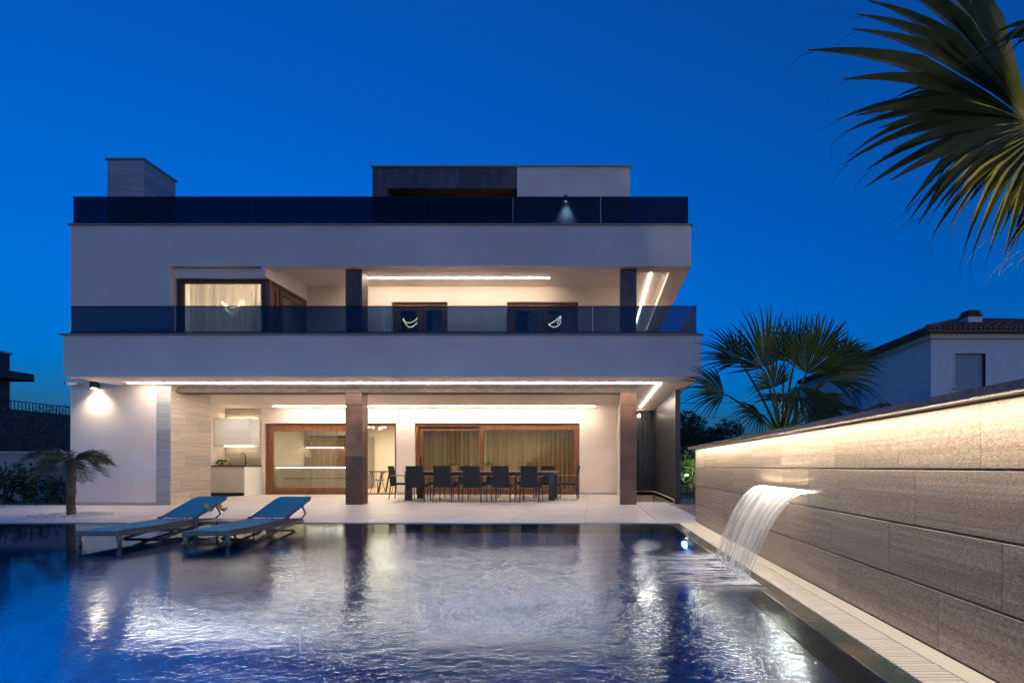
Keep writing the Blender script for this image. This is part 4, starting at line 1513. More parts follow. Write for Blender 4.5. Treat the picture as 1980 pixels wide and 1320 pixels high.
# ------------------------------------------------------------------ light strips on the soffits, wall lamps, camera
def strip(name_label, pts, m, w_=0.024):
    t = thing('light_strip', name_label, 'light strip', pts[0])
    for a, b in zip(pts, pts[1:]):
        x0, x1 = min(a[0], b[0]), max(a[0], b[0])
        y0, y1 = min(a[1], b[1]), max(a[1], b[1])
        if x1 - x0 > y1 - y0:
            box('diffuser', x0, x1, y0 - w_ / 2, y0 + w_ / 2, a[2] - 0.012, a[2] - 0.002, m, t)
        else:
            box('diffuser', x0 - w_ / 2, x0 + w_ / 2, y0 + w_ / 2 + 0.001, y1, a[2] - 0.0125, a[2] - 0.002, m, t)
    return t


strip('long light strip along the front of the ground floor soffit, turning back at right',
      [(PX(247, 10.98), 10.98, ZS), (PX(1276, 10.98), 10.98, ZS), (PX(1276, 10.98), 15.6, ZS)], 'led_soffit')
strip('straight light strip in the terrace ceiling above the dining table',
      [(PX(529, 15.25), 15.25, ZS), (PX(1150, 15.25), 15.25, ZS)], 'led_soffit', 0.030)
strip('straight light strip in the upper balcony ceiling between the dark columns',
      [(-6.3, 12.4, ZU + 0.139), (PX(1062, 12.4), 12.4, ZU + 0.139)], 'led_upper')
strip('light strip running back along the right end of the upper balcony ceiling',
      [(1.44, 11.95, ZU + 0.139), (1.44, 18.0, ZU + 0.139)], 'led_upper')


dl = thing('added_downlight', 'small unseen lamp added in the ceiling to brighten the outdoor kitchen niche', 'added_downlight', (-11.25, 14.45, ZS))
MB().lathe([(0.05, -0.012), (0.05, -0.004)], (-11.25, 14.45, ZS), 16).build('trim', 'white_gloss', dl)
spot('lamp', (-11.25, 14.45, ZS - 0.03), (-11.2, 15.2, 0.9), 42, (1.0, 0.93, 0.80), 140, 0.8, 0.05, parent=dl)  # added lamp, brightens the cabinets in the niche


def down_lamp(label, x, yw, ztop, r_, h_, power, ang=75):
    t = thing('wall_lamp', label, 'wall lamp', (x, yw, ztop - h_))
    yc = yw - r_ - 0.03
    MB().lathe([(r_, 0.0), (r_, h_), (r_ * 0.9, h_ + 0.004)], (x, yc, ztop - h_), 20).build('housing', 'anthracite', t, True, 40)
    box('bracket', x - 0.03, x + 0.03, yw - 0.04, yw - 0.001, ztop - h_ * 0.75, ztop - h_ * 0.3, 'anthracite', t)
    MB().lathe([(r_ * 0.62, -0.006), (r_ * 0.62, -0.001)], (x, yc, ztop - h_), 16).build('bulb', 'bulb_warm', t)
    spot('lamp', (x, yc, ztop - h_ - 0.02), (x, yc + 0.06, 0), power, (1.0, 0.84, 0.60), ang, 0.9, 0.04, parent=t)
    return t


down_lamp('cylinder wall lamp shining down the white wall beside the security camera', PX(182, YW - 0.1), YW, CAMH + (VY - 738) * 11.24 / FPX, 0.075, 0.15, 95, 130)
down_lamp('small black cylinder lamp lit on the white roof room wall', PX(1094, YR - 0.1), YR, CAMH + (VY - 378) * 13.9 / FPX, 0.055, 0.16, 420, 85)
t = thing('security_camera', 'small white bullet security camera at the left corner of the wall', 'camera', (PX(140, YW), YW, 2.8))
xc_, zc_ = PX(142, 11.2), CAMH + (VY - 740) * 11.2 / FPX
MB().tube([(xc_ - 0.09, 11.13, zc_ - 0.01), (xc_ + 0.08, 11.22, zc_ + 0.02)], 0.055, 14).build('housing', 'camera_white', t, True, 40)
MB().tube([(xc_ - 0.112, 11.118, zc_ - 0.014), (xc_ - 0.091, 11.129, zc_ - 0.0102)], 0.036, 14).build('lens', 'counter_black', t, True, 40)
MB().tube([(xc_ + 0.08, 11.22, zc_ + 0.02), (xc_ + 0.10, 11.335, zc_ + 0.02)], 0.022, 10).build('bracket', 'camera_white', t, True, 40)

# ------------------------------------------------------------------ dark louvre screens right of the terrace
def louvre(label, pts_fn, n_, size, z0, z1, rails):
    t = thing('louvre_screen', label, 'screen', (pts_fn(0)[0], pts_fn(0)[1], z0))
    me = MB().box(-size[0] / 2, size[0] / 2, -size[1] / 2, size[1] / 2, -(z1 - z0) / 2, (z1 - z0) / 2, 0.002).mesh('slat', 'anthracite')
    for i in range(n_):
        p = pts_fn(i)
        link('slat', me, t, (p[0], p[1], (z0 + z1) / 2))
    for r_ in rails:
        box('rail', *r_, 'anthracite', t)
    return t


louvre('dark vertical louvres facing the terrace behind the right column', lambda i: (1.09 + 0.165 * i, 16.45), 6, (0.075, 0.14), 0.085, ZS - 0.005,
       [(1.0, 2.17, 16.53, 16.56, 0.085, ZS - 0.005)])
louvre('dark ribbed screen running back along the right end of the terrace', lambda i: (2.075, 12.12 + 0.085 * i), 51, (0.05, 0.055), 0.085, ZS - 0.005,
       [(2.105, 2.13, 12.10, 16.52, 0.085, ZS - 0.005), (2.03, 2.16, 11.98, 12.075, -0.02, ZS - 0.005)])
t = thing('bulkhead_lamp', 'small lit lamp at the top of the dark louvres behind the right column', 'lamp', (1.2, 16.3, 2.6))
MB().lathe([(0.004, -0.05), (0.03, -0.03), (0.04, 0.0), (0.03, 0.03), (0.004, 0.05)], tuple(P(1236, 803, 16.3)), 12).build('bulb', 'bulb_warm', t, True)
pp = P(1236, 803, 16.3)
MB().tube([(pp.x, 16.3, pp.z + 0.05), (pp.x, 16.3, ZS - 0.001)], 0.008, 6).build('cord', 'cable_black', t)

# ------------------------------------------------------------------ dining table and chairs on the terrace
TX = (PX(783, 12.95), PX(1073, 12.95))
tb = thing('dining_table', 'long outdoor dining table with wooden top and dark block legs', 'table', ((TX[0] + TX[1]) / 2, 13.45, 0))
box('table_top', TX[0] - 0.02, TX[1] + 0.0, 12.92, 14.02, 0.745, 0.785, 'table_top', tb, 0.004)
box('apron', TX[0] + 0.02, TX[1] - 0.04, 12.955, 13.985, 0.66, 0.743, 'anthracite', tb)
for sx in (TX[0] + 0.0, TX[1] - 0.17):
    for sy in (12.945, 13.84):
        box('leg', sx, sx + 0.15, sy, sy + 0.15, 0.0, 0.742, 'anthracite', tb, 0.004)


def make_chair():
    """faces +y, back towards -y; origin at the floor under the seat"""
    t = thing('armchair', '', 'chair', (0, 0, 0), 'armchairs around the terrace dining table')
    b = MB()
    rows = []
    for j in range(7):
        v = j / 6
        z = 0.37 + 0.55 * v
        y = -0.255 - 0.03 * v - 0.05 * v * v
        hw = 0.205 + 0.008 * v
        rows.append((z, y, hw))
    front = [[(-hw + 2 * hw * i / 6, y + 0.016 - 0.012 * math.cos((i / 6 - 0.5) * math.pi), z) for i in range(7)] for z, y, hw in rows]
    back = [[(x, y - 0.028, z) for x, y, z in r] for r in front]
    b.grid(back).grid([r[::-1] for r in front])
    for a_, c_ in ((front, back),):
        for j in range(6):
            b.quad(a_[j][0], a_[j + 1][0], c_[j + 1][0], c_[j][0])
            b.quad(a_[j + 1][6], a_[j][6], c_[j][6], c_[j + 1][6])
        for i in range(6):
            b.quad(a_[6][i], a_[6][i + 1], c_[6][i + 1], c_[6][i])
            b.quad(a_[0][i + 1], a_[0][i], c_[0][i], c_[0][i + 1])
    b.build('backrest', 'wicker', t)
    s = MB().box(-0.235, 0.235, -0.245, 0.235, 0.405, 0.455, 0.014)
    s.build('seat', 'wicker', t)
    for sx in (-1, 1):
        MB().tube([(sx * 0.235, -0.255, 0.42), (sx * 0.238, -0.275, 0.2), (sx * 0.24, -0.30, 0.0)], [0.017, 0.015, 0.012], 8).build('leg', 'anthracite', t)
        MB().tube([(sx * 0.25, 0.225, 0.64), (sx * 0.25, 0.23, 0.3), (sx * 0.25, 0.235, 0.0)], [0.016, 0.016, 0.013], 8).build('leg', 'anthracite', t)
        ar = MB().box(sx * 0.25 - 0.026, sx * 0.25 + 0.026, -0.285, 0.26, 0.648, 0.668, 0.006).build('armrest', 'arm_wood', t)
        MB().tube([(sx * 0.236, -0.26, 0.42), (sx * 0.25, -0.275, 0.646)], 0.012, 6).build('arm_post', 'anthracite', t)
    MB().box(-0.22, 0.22, 0.18, 0.215, 0.37, 0.403).build('seat_rail', 'anthracite', t)
    MB().box(-0.04, 0.04, -0.29, -0.282, 0.366, 0.375).build('tag', 'steel', t)
    return t


chair = make_chair()
ordn = ['first', 'second', 'third', 'fourth', 'fifth']
used = False


def put_chair(x, y, rz, label):
    global used
    if not used:
        used = True
        chair.location = (x, y, 0)
        chair.rotation_euler = (0, 0, rz)
        chair['label'] = label
        return chair
    return dup(chair, (x, y, 0), rz, label)


for i, px in enumerate((800.6, 856, 914, 970, 1025)):
    put_chair(PX(px, 12.25), 12.50 + rng.uniform(-0.05, 0.06), R(rng.uniform(-6, 6)), 'black woven armchair with its back to the pool, %s from the left' % ordn[i])
for i, x in enumerate((-4.6, -3.85, -3.05, -2.0, -1.4)):
    put_chair(x, 14.42, R(180 + rng.uniform(-3, 3)), 'black woven armchair on the far side of the table, %s from the left' % ordn[i])
put_chair(-5.28, 13.42, R(-90 + 4), 'black woven armchair at the left head of the long table')
put_chair(-0.72, 13.45, R(90 - 3), 'black woven armchair at the right head of the long table')

for px, nm in ((878.4, 'left'), (944.4, 'right')):
    x = PX(px, 13.4)
    t = thing('potted_plant', 'small bushy plant in a terracotta pot, %s of the two on the table' % nm, 'potted plant', (x, 13.4, 0.786), 'potted plants on the dining table')
    MB().lathe([(0.052, 0.0), (0.068, 0.11), (0.076, 0.112), (0.077, 0.14), (0.066, 0.14), (0.063, 0.125)], (x, 13.4, 0.786), 20).build('pot', 'terracotta', t, True, 35)
    MB().lathe([(0.063, 0.116), (0.063, 0.124)], (x, 13.4, 0.786), 16).build('soil', 'soil', t)
    r2 = random.Random(int(px))
    leafcloud(MB(), (x, 13.4, 0.965), (0.085, 0.085, 0.06), 170, 0.045, r2, 0.6).build('foliage', 'herb_leaf', t)

# ------------------------------------------------------------------ sun loungers, side table, drinks
def lounger(x0, x1, label):
    cx = (x0 + x1) / 2
    hw = (x1 - x0) / 2
    zw = -0.055                                  # stands on the shelf just under the water
    yF, yH, yT = 5.57, 6.66, 7.26
    zF, zH, zT = 0.150, 0.185, 0.43
    t = thing('sun_lounger', label, 'sun lounger', (cx, 6.4, zw), 'sun loungers on the pool shelf')

    def prof(y):
        return zF + (zH - zF) * (y - yF) / (yH - yF)
    # side rails: flat bars, deeper towards the middle
    for s in (-1, 1):
        x = cx + s * (hw - 0.022)
        mb = MB()
        rows = []
        for j in range(13):
            v = j / 12
            y = yF + (7.0 - yF) * v
            z = prof(min(y, yH)) - 0.10 * max(0, v - 0.77)
            dep = 0.045 + 0.035 * math.sin(v * math.pi)
            rows.append([(x - 0.022, y, z), (x + 0.022, y, z), (x + 0.022, y, z - dep), (x - 0.022, y, z - dep), (x - 0.022, y, z)])
        mb.grid(rows)
        mb.f.append((0, 1, 2, 3)); q = len(mb.v) - 5; mb.f.append((q + 3, q + 2, q + 1, q))
        mb.build('side_rail', 'lounger_frame', t)
        # front leg, bent
        MB().tube([(x, yF + 0.03, zF - 0.03), (x + s * 0.004, yF + 0.015, zF - 0.08), (x, yF + 0.03, 0.03), (x - s * 0.004, yF + 0.035, zw)],
                  [0.026, 0.024, 0.020, 0.018], 8).build('leg', 'lounger_frame', t, True)
        # crossed rear struts
        a = [(x, 6.20, prof(6.2) - 0.05), (x + s * 0.006, 6.50, 0.05), (x, 6.80, 0.01), (x, 6.92, zw)]
        b = [(x, 7.02, 0.115), (x + s * 0.006, 6.72, 0.10), (x, 6.42, 0.04), (x, 6.16, 0.0), (x, 6.05, zw)]
        MB().tube(a, [0.032, 0.028, 0.024, 0.02], 8, flat=0.7).build('leg', 'lounger_frame', t, True)
        MB().tube(b, [0.034, 0.034, 0.030, 0.025, 0.02], 8, flat=0.7).build('leg', 'lounger_frame', t, True)
        # back frame side
        MB().tube([(x, yH - 0.02, zH + 0.005), (x, yT - 0.06, zT - 0.02), (x - s * 0.012, yT - 0.015, zT + 0.002), (x - s * 0.05, yT + 0.005, zT + 0.008)],
                  0.017, 8).build('back_rail', 'lounger_frame', t, True)
        MB().tube([(x - s * 0.02, yT - 0.2, zT - 0.10), (x - s * 0.02, yT - 0.12, zT - 0.22), (x - s * 0.02, 7.02, 0.13)], 0.013, 6).build('strut', 'lounger_frame', t, True)
        MB().tube([(x + s * 0.012, yH, zH + 0.006), (x + s * 0.036, yH, zH + 0.006)], 0.026, 12).build('hinge', 'lounger_frame', t, True, 40)
    MB().box(cx - hw + 0.001, cx + hw - 0.001, yF - 0.018, yF + 0.03, zF - 0.045, zF + 0.004, 0.012).build('front_rail', 'lounger_frame', t)
    MB().tube([(cx - hw + 0.06, yT + 0.005, zT + 0.008), (cx + hw - 0.06, yT + 0.005, zT + 0.008)], 0.017, 8).build('top_rail', 'lounger_frame', t, True)
    MB().tube([(cx - hw + 0.03, 6.98, 0.12), (cx + hw - 0.03, 6.98, 0.12)], 0.02, 8).build('cross_bar', 'lounger_frame', t, True)
    # slings, slightly sagging
    seat = [[(cx + (hw - 0.006) * u, yF + (yH - yF) * v, prof(yF + (yH - yF) * v) + 0.006 - 0.016 * (1 - u * u) * math.sin(v * math.pi)) for u in (-1, -0.6, -0.2, 0.2, 0.6, 1)]
            for v in [j / 10 for j in range(11)]]
    mb = MB().grid(seat)
    mb.grid([[(x, y, z - 0.008) for x, y, z in r[::-1]] for r in seat])
    mb.build('seat_sling', 'sling_blue', t, True)
    back = []
    for j in range(11):
        v = j / 10
        y, z = yH + (yT - yH) * v, zH + 0.012 + (zT - zH) * v
        ww = hw - 0.004 - (0.03 if j == 10 else 0.008 if j == 9 else 0)
        back.append([(cx + ww * u, y, z + 0.012 - 0.012 * (1 - u * u) * math.sin(v * math.pi)) for u in (-1, -0.6, -0.2, 0.2, 0.6, 1)])
    mb = MB().grid(back)
    mb.grid([[(x, y + 0.004, z - 0.009) for x, y, z in r[::-1]] for r in back])
    mb.build('back_sling', 'sling_blue', t, True)
    return t


lounger(PX(145, 5.57), PX(230, 5.57), 'blue sling sun lounger nearer the small palm, foot end in the water')
lounger(PX(353, 5.57), PX(441, 5.57), 'blue sling sun lounger nearer the brown column, right of the drinks')
yt = 6.55
xa, xb2 = PX(375, yt), PX(455, yt)
ztb_ = CAMH + (VY - 1004.5) * 6.75 / FPX
t = thing('side_table', 'low dark side table between the two blue sun loungers', 'side table', ((xa + xb2) / 2, 6.75, -0.055))
MB().box(xa, xb2, 6.55, 6.95, ztb_ - 0.022, ztb_, 0.008).build('table_top', 'lounger_frame', t)
for sx in (xa + 0.02, xb2 - 0.02):
    for sy in (6.57, 6.93):
        MB().tube([(sx, sy, ztb_ - 0.02), (sx, sy, -0.055)], 0.014, 8).build('leg', 'lounger_frame', t)
for px, nm in ((407, 'left'), (432, 'right')):
    x = PX(px, 6.75)
    c = (x, 6.75, ztb_ + 0.001)
    t = thing('cocktail_glass', 'stemmed cocktail glass with orange slice, %s of the two on the side table' % nm, 'glass', c, 'cocktail glasses on the side table')
    MB().lathe([(0.034, 0.0), (0.034, 0.003), (0.006, 0.008), (0.004, 0.02), (0.004, 0.105), (0.006, 0.11)], c, 16).build('stem', 'thin_glass', t, True)
    MB().lathe([(0.006, 0.11), (0.03, 0.128), (0.046, 0.155), (0.050, 0.178), (0.048, 0.178), (0.044, 0.155), (0.028, 0.131), (0.004, 0.113)], c, 20).build('bowl', 'thin_glass', t, True)
    MB().lathe([(0.004, 0.116), (0.026, 0.133), (0.0425, 0.156), (0.0425, 0.160)], c, 16).build('drink', 'drink', t, True, 40)
    sx = x - 0.05
    MB().tube([(sx, 6.742, c[2] + 0.195), (sx, 6.748, c[2] + 0.195)], 0.032, 18).build('orange_slice', 'orange_fruit', t)

# ------------------------------------------------------------------ pool lamps
def pool_lamp(label, loc, tgt, power, col_=(0.30, 0.55, 1.0), r_=0.06):
    d = (Vector(tgt) - Vector(loc)).normalized()
    t = thing('pool_lamp', label, 'pool lamp', loc, None)
    l = Vector(loc)
    MB().tube([l, l + d * 0.03], [r_ * 1.25, r_ * 1.15], 18).build('bezel', 'steel', t, True, 40)
    MB().tube([l + d * 0.031, l + d * 0.036], r_ * 0.8, 16).build('bulb', 'pool_bulb', t)
    spot('lamp', tuple(l + d * 0.07), tgt, power, col_, 105, 1.0, 0.06, parent=t)
    return t


pool_lamp('round lit pool lamp under water at the far right corner', (PX1 - 0.002, 6.47, -0.13), (0.0, 5.6, -0.5), 60)
for i_, (xl, nm) in enumerate(((-8.2, 'leftmost'), (-5.2, 'second from left'), (-2.4, 'third from left'), (0.2, 'rightmost'))):  # four unseen lamps added to turn the near water blue
    pool_lamp('unseen round pool lamp added under water in the near pool wall, %s of four' % nm, (xl, PY0 + 0.002, -0.45), (xl - 0.4, 3.4, -1.7), (1200, 1050, 800, 620)[i_], (0.02, 0.66, 0.92))
# ------------------------------------------------------------------ palms
def fan(mb, hub, axis, normal, rad, spread, nseg, droop, seed, split=0.55, wid=1.0, fibre=False):
    """one fan blade: pleated centre, split pointed segments that bend down at the tips"""
    r2 = random.Random(seed)
    hub = Vector(hub)
    a = Vector(axis).normalized()
    n_ = Vector(normal)
    n_ = (n_ - a * n_.dot(a)).normalized()
    s = a.cross(n_)
    dth = R(spread) / nseg
    ts = (0.03, 0.25, split, 0.68, 0.80, 0.90, 1.0)
    for i in range(nseg):
        th = -R(spread) / 2 + dth * (i + 0.5)
        q = abs(th) / (R(spread) / 2)
        Ls = rad * (1 - 0.28 * q * q) * r2.uniform(0.88, 1.08)
        th_ = th + r2.uniform(-0.25, 0.25) * dth
        dr = droop * r2.uniform(0.6, 1.5)
        tw = r2.uniform(-0.5, 0.5)
        prev = None
        for t in ts:
            r = Ls * t
            bend = max(0, t - split * 0.8)
            d = (a * math.cos(th_) + s * math.sin(th_))
            p = hub + d * r + n_ * (0.10 * rad * math.sin(t * 2.2) * (1 - 0.4 * q))
            p.z -= dr * rad * bend * bend * 1.9
            p -= d * dr * rad * bend ** 2 * 0.45
            if t <= split:
                hw = r * math.tan(dth / 2) * 1.02
            else:
                hw = split * Ls * math.tan(dth / 2) * 1.02 * max(0.03, 1 - (t - split) / (1 - split)) ** 0.8
            hw *= wid
            side = (-a * math.sin(th_) + s * math.cos(th_))
            if t > split:
                side = (side + n_ * tw * (t - split)).normalized()
            fold = n_ * hw * 0.55
            cur = (p - side * hw + fold, p - fold, p + side * hw + fold)
            if prev:
                mb.quad(prev[0], prev[1], cur[1], cur[0])
                mb.quad(prev[1], prev[2], cur[2], cur[1])
            prev = cur
            last = p
        if fibre and r2.random() < 0.75:
            d = a * math.cos(th_) + s * math.sin(th_)
            c1 = d * r2.uniform(0.03, 0.10) + Vector((0, r2.uniform(-0.03, 0.03), r2.uniform(-0.05, 0.01)))
            c2 = Vector((r2.uniform(-0.06, 0.06), r2.uniform(-0.05, 0.05), r2.uniform(-0.10, 0.0)))
            mb.tube(bez(last - d * 0.03, last + c1, last + c1 + c2, 6), [0.0016, 0.0015, 0.0014, 0.0013, 0.0011, 0.0009, 0.0006], 3)
    return mb


def bez(a, b, c, n_=9):
    a, b, c = Vector(a), Vector(b), Vector(c)
    return [a * (1 - t) ** 2 + b * 2 * t * (1 - t) + c * t * t for t in [i / n_ for i in range(n_ + 1)]]


def palm_trunk(t, x, y, z0, z1, r0, r1, seed):
    r2 = random.Random(seed)
    n_ = 26
    mb = MB()
    pts = [(x + 0.02 * math.sin(i * 0.7), y, z0 + (z1 - z0) * i / n_) for i in range(n_ + 1)]
    mb.tube(pts, [(r0 + (r1 - r0) * i / n_) * (1 + 0.07 * (i % 2)) for i in range(n_ + 1)], 14)
    mb.build('trunk', 'trunk', t, True)
    hb = MB()
    k_ = int((z1 - z0) / 0.055)
    for i in range(k_):
        z = z0 + (z1 - z0) * (i + 0.5) / k_
        rr = r0 + (r1 - r0) * (i + 0.5) / k_
        for j in range(7):
            an = 2 * math.pi * (j + 0.5 * (i % 2)) / 7 + r2.uniform(-0.2, 0.2)
            d = Vector((math.cos(an), math.sin(an), 0))
            sd = Vector((-d.y, d.x, 0))
            c = Vector((x, y, z)) + d * rr * 0.96
            tip = c + d * 0.30 * rr * r2.uniform(0.6, 1.4) + Vector((0, 0, 0.055))
            wv = sd * rr * 0.4
            hb.quad(c - wv, c + wv, tip + wv * 0.45, tip - wv * 0.45)
            hb.quad(c - wv - Vector((0, 0, 0.03)), c + wv - Vector((0, 0, 0.03)), c + wv, c - wv)
    hb.build('leaf_bases', 'husk', t)


def fan_palm(label, base, crown, trunk_r, leaves, lm, seed):
    t = thing('fan_palm', label, 'palm tree', base)
    palm_trunk(t, base[0], base[1], base[2], crown[2] - 0.05, trunk_r * 1.15, trunk_r, seed)
    cr = Vector(crown)
    for i, (hub, axis, nor, rad, spread, nseg, droop) in enumerate(leaves):
        hub = Vector(hub)
        mid = cr.lerp(hub, 0.5) + Vector((0, 0, 0.12 * (hub - cr).length))
        mb = MB()
        mb.tube(bez(cr + (hub - cr) * 0.03, mid, hub), [0.020 - 0.010 * k / 9 for k in range(10)], 6)
        fan(mb, hub, axis, nor, rad, spread, nseg, droop, seed * 100 + i, fibre=lm == 'palm_leaf', split=0.55 if lm == 'palm_leaf' else 0.46)
        mb.build('frond', lm, t)
    return t


def v3(px, py, D):
    return tuple(P(px, py, D))


# near palm: crown outside the frame at right, leaves reach in over the wall
cr = (3.05, 2.35, 2.55)
near = [
    # hub, axis, normal, radius, spread, segments, droop
    (v3(1990, 235, 2.2), (-1, -0.05, 0.40), (0.15, -1, 0.15), 1.06, 105, 14, 0.05),
    (v3(2005, 242, 2.35), (-1, 0.1, -0.06), (0.1, -1, 0.4), 0.98, 80, 12, 0.18),
    (v3(2025, 250, 2.55), (-0.85, 0.1, -0.55), (0.0, -1, 0.5), 0.74, 100, 14, 0.40),
    (v3(2050, 260, 2.6), (-0.7, 0.1, -0.72), (-0.1, -1, 0.5), 0.62, 110, 15, 0.45),
    (v3(2090, 75, 1.9), (-0.9, -0.1, -0.02), (0.1, -0.5, 0.9), 0.42, 90, 12, 0.5),
    (v3(2120, 350, 2.5), (-0.75, 0.1, -0.55), (-0.3, -1, 0.3), 0.50, 110, 20, 0.7),
    (v3(2300, -40, 2.6), (0.2, -0.2, 1), (0.1, -1, 0.2), 0.9, 150, 24, 0.3),
    (v3(2500, 150, 2.8), (1, 0.1, 0.3), (0, -1, 0.3), 0.9, 150, 24, 0.4),
    (v3(2480, 350, 2.4), (0.9, -0.2, -0.4), (0, -1, 0.3), 0.9, 150, 24, 0.6),
    (v3(2300, 300, 3.6), (0.1, 1, 0.3), (0, -0.3, 1), 0.9, 150, 24, 0.5),
]
fan_palm('large fan palm reaching in over the wall at the upper right', (3.05, 2.35, -0.06), cr, 0.16, near, 'palm_leaf', 11)

# palm behind the stone wall
cm = v3(1511, 850, 6.0)
mid = [
    (v3(1476, 712, 5.8), (-0.35, -0.2, 1), (0.2, -1, 0.15), 0.78, 160, 24, 0.10),
    (v3(1559, 722, 5.7), (0.30, -0.2, 1), (-0.1, -1, 0.2), 0.74, 150, 24, 0.12),
    (v3(1616, 715, 6.2), (0.75, 0.1, 0.75), (-0.2, -1, 0.3), 0.62, 140, 22, 0.15),
    (v3(1401, 762, 5.9), (-1, -0.1, 0.25), (0.1, -1, 0.6), 0.66, 140, 24, 0.30),
    (v3(1601, 735, 5.6), (0.95, -0.1, 0.20), (0, -1, 0.7), 0.60, 150, 22, 0.40),
    (v3(1536, 700, 6.3), (0.05, 0.2, 1), (0, -1, 0), 0.72, 70, 16, 0.03),
    (v3(1471, 800, 5.7), (-0.8, -0.2, -0.1), (0, -1, 0.8), 0.42, 150, 20, 0.35),
    (v3(1541, 745, 5.45), (0.1, -0.35, -0.75), (0, -1, 0.2), 0.66, 120, 22, 0.10),
    (v3(1576, 760, 5.55), (0.5, -0.2, -0.7), (0.1, -1, 0.2), 0.55, 110, 20, 0.20),
    (v3(1431, 700, 6.2), (-0.7, 0.1, 0.6), (0.2, -1, 0.2), 0.66, 140, 22, 0.2),
    (v3(1516, 700, 6.1), (-0.1, 0.1, 1), (0.1, -1, 0.1), 0.62, 130, 22, 0.2),
    (v3(1576, 690, 6.4), (0.45, 0.2, 0.9), (0.1, -1, 0.1), 0.70, 120, 22, 0.12),
    (v3(1496, 750, 5.9), (-0.2, -0.1, 0.6), (0, -1, 0.3), 0.50, 160, 22, 0.4),
    (v3(1566, 790, 5.7), (0.4, -0.2, -0.4), (0, -1, 0.3), 0.50, 130, 20, 0.4),
    (v3(1626, 700, 6.4), (0.9, 0.1, 0.45), (0, -1, 0.5), 0.62, 120, 22, 0.35),
    (v3(1521, 780, 6.9), (0.1, 1, 0.4), (0, -0.4, 1), 0.7, 150, 20, 0.4),
    (v3(1596, 790, 6.6), (0.8, 0.7, 0.2), (0, -0.4, 1), 0.65, 150, 20, 0.4),
]
mid = [(h, a_, n_, rd, sp_, ns, dr * 0.55) for (h, a_, n_, rd, sp_, ns, dr) in mid]
fan_palm('fan palm standing just behind the stone wall beyond the waterfall', (cm[0], 6.0, -0.06), cm, 0.13, mid, 'palm_leaf_far', 23)


# small feather palm on the terrace
def feather(mb, base, d, length, rise, droop, nl, ll, seed):
    r2 = random.Random(seed)
    d = Vector(d)
    d.z = 0
    d.normalize()
    base = Vector(base)
    pts = []
    for i in range(13):
        t = i / 12
        pts.append(base + d * length * (t - 0.15 * t * t) + Vector((0, 0, rise * t - droop * t * t)))
    mb.tube(pts, [0.012 * (1 - 0.8 * i / 12) + 0.002 for i in range(13)], 5)
    for k in range(nl):
        t = 0.14 + 0.86 * k / (nl - 1)
        f = t * 12
        i = min(int(f), 11)
        p = pts[i].lerp(pts[i + 1], f - i)
        tan = (pts[i + 1] - pts[i]).normalized()
        side0 = tan.cross(Vector((0, 0, 1))).normalized()
        up = side0.cross(tan)
        for s in (-1, 1):
            l_ = ll * (0.5 + 0.7 * math.sin(t * 2.7)) * r2.uniform(0.8, 1.15)
            dd = (tan * 0.75 + side0 * s * 0.75 + up * r2.uniform(0.15, 0.5)).normalized()
            w_ = tan * 0.008
            m_ = p + dd * l_ * 0.55
            e = p + dd * l_ - Vector((0, 0, 0.22 * l_))
            mb.quad(p - w_, p + w_, m_ + w_ * 0.9, m_ - w_ * 0.9)
            mb.tri(m_ - w_ * 0.9, m_ + w_ * 0.9, e)
    return mb


bx_, by_ = PX(137, 9.05), 9.05
ztop = CAMH + (VY - 888) * 9.05 / FPX
dp = thing('date_palm', 'small feather palm with stout trunk on the terrace left of the loungers', 'palm tree', (bx_, by_, 0))
palm_trunk(dp, bx_, by_, 0.0, ztop, 0.055, 0.062, 5)
r2 = random.Random(12)
for i in range(24):
    an = i * 2.4 + r2.uniform(-0.2, 0.2)
    lift = r2.uniform(0.0, 1.0)
    lng = 0.64
    feather_rise = 0.15 + 0.40 * lift
    feather_droop = 0.42 + 0.12 * (1 - lift)
    mb = MB()
    feather(mb, (bx_ + 0.05 * math.cos(an), by_ + 0.05 * math.sin(an), ztop - 0.02), (math.cos(an), math.sin(an), 0), lng * r2.uniform(0.8, 1.05),
            feather_rise, feather_droop, 30, 0.20, 300 + i)
    mb.build('frond', 'date_leaf', dp)
pb = MB()
r2 = random.Random(4)
for i in range(420):
    a = r2.uniform(0, 6.283)
    r_ = 0.12 + 0.38 * math.sqrt(r2.random())
    c = (bx_ + r_ * math.cos(a) * 1.25, by_ + r_ * math.sin(a), 0.0)
    s = r2.uniform(0.010, 0.022)
    pb.lathe([(s * 0.6, 0.0), (s, s * 0.5), (s * 0.6, s), (s * 0.1, s * 1.15)], c, 6)
o = pb.build('pebbles', 'pebble', None, True)
o['kind'] = 'stuff'
o['label'] = 'white pebbles around the foot of the small palm'


# ------------------------------------------------------------------ shrubs, trees, lawn
def bush(name, label, cat, base, blobs, n_, size, m, seed, group=None, stems=5, aspect=0.5):
    t = thing(name, label, cat, base, group)
    r2 = random.Random(seed)
    mb = MB()
    b0 = Vector(base)
    for (c, rad) in blobs:
        leafcloud(mb, b0 + Vector(c), rad, n_, size, r2, aspect)
    mb.build('crown', m, t)
    st_ = MB()
    for i in range(stems):
        c, rad = blobs[i % len(blobs)]
        e = b0 + Vector(c) + Vector((r2.uniform(-0.4, 0.4) * rad[0], r2.uniform(-0.4, 0.4) * rad[1], 0.2 * rad[2]))
        a = b0 + Vector((r2.uniform(-0.08, 0.08), r2.uniform(-0.08, 0.08), 0))
        st_.tube(bez(a, (a + e) / 2 + Vector((r2.uniform(-0.15, 0.15), 0, 0.1)), e, 5), [0.03 * (1 - 0.15 * k) for k in range(6)], 5)
    st_.build('stems' if False else 'stem', 'trunk', t)
    return t


r2 = random.Random(77)
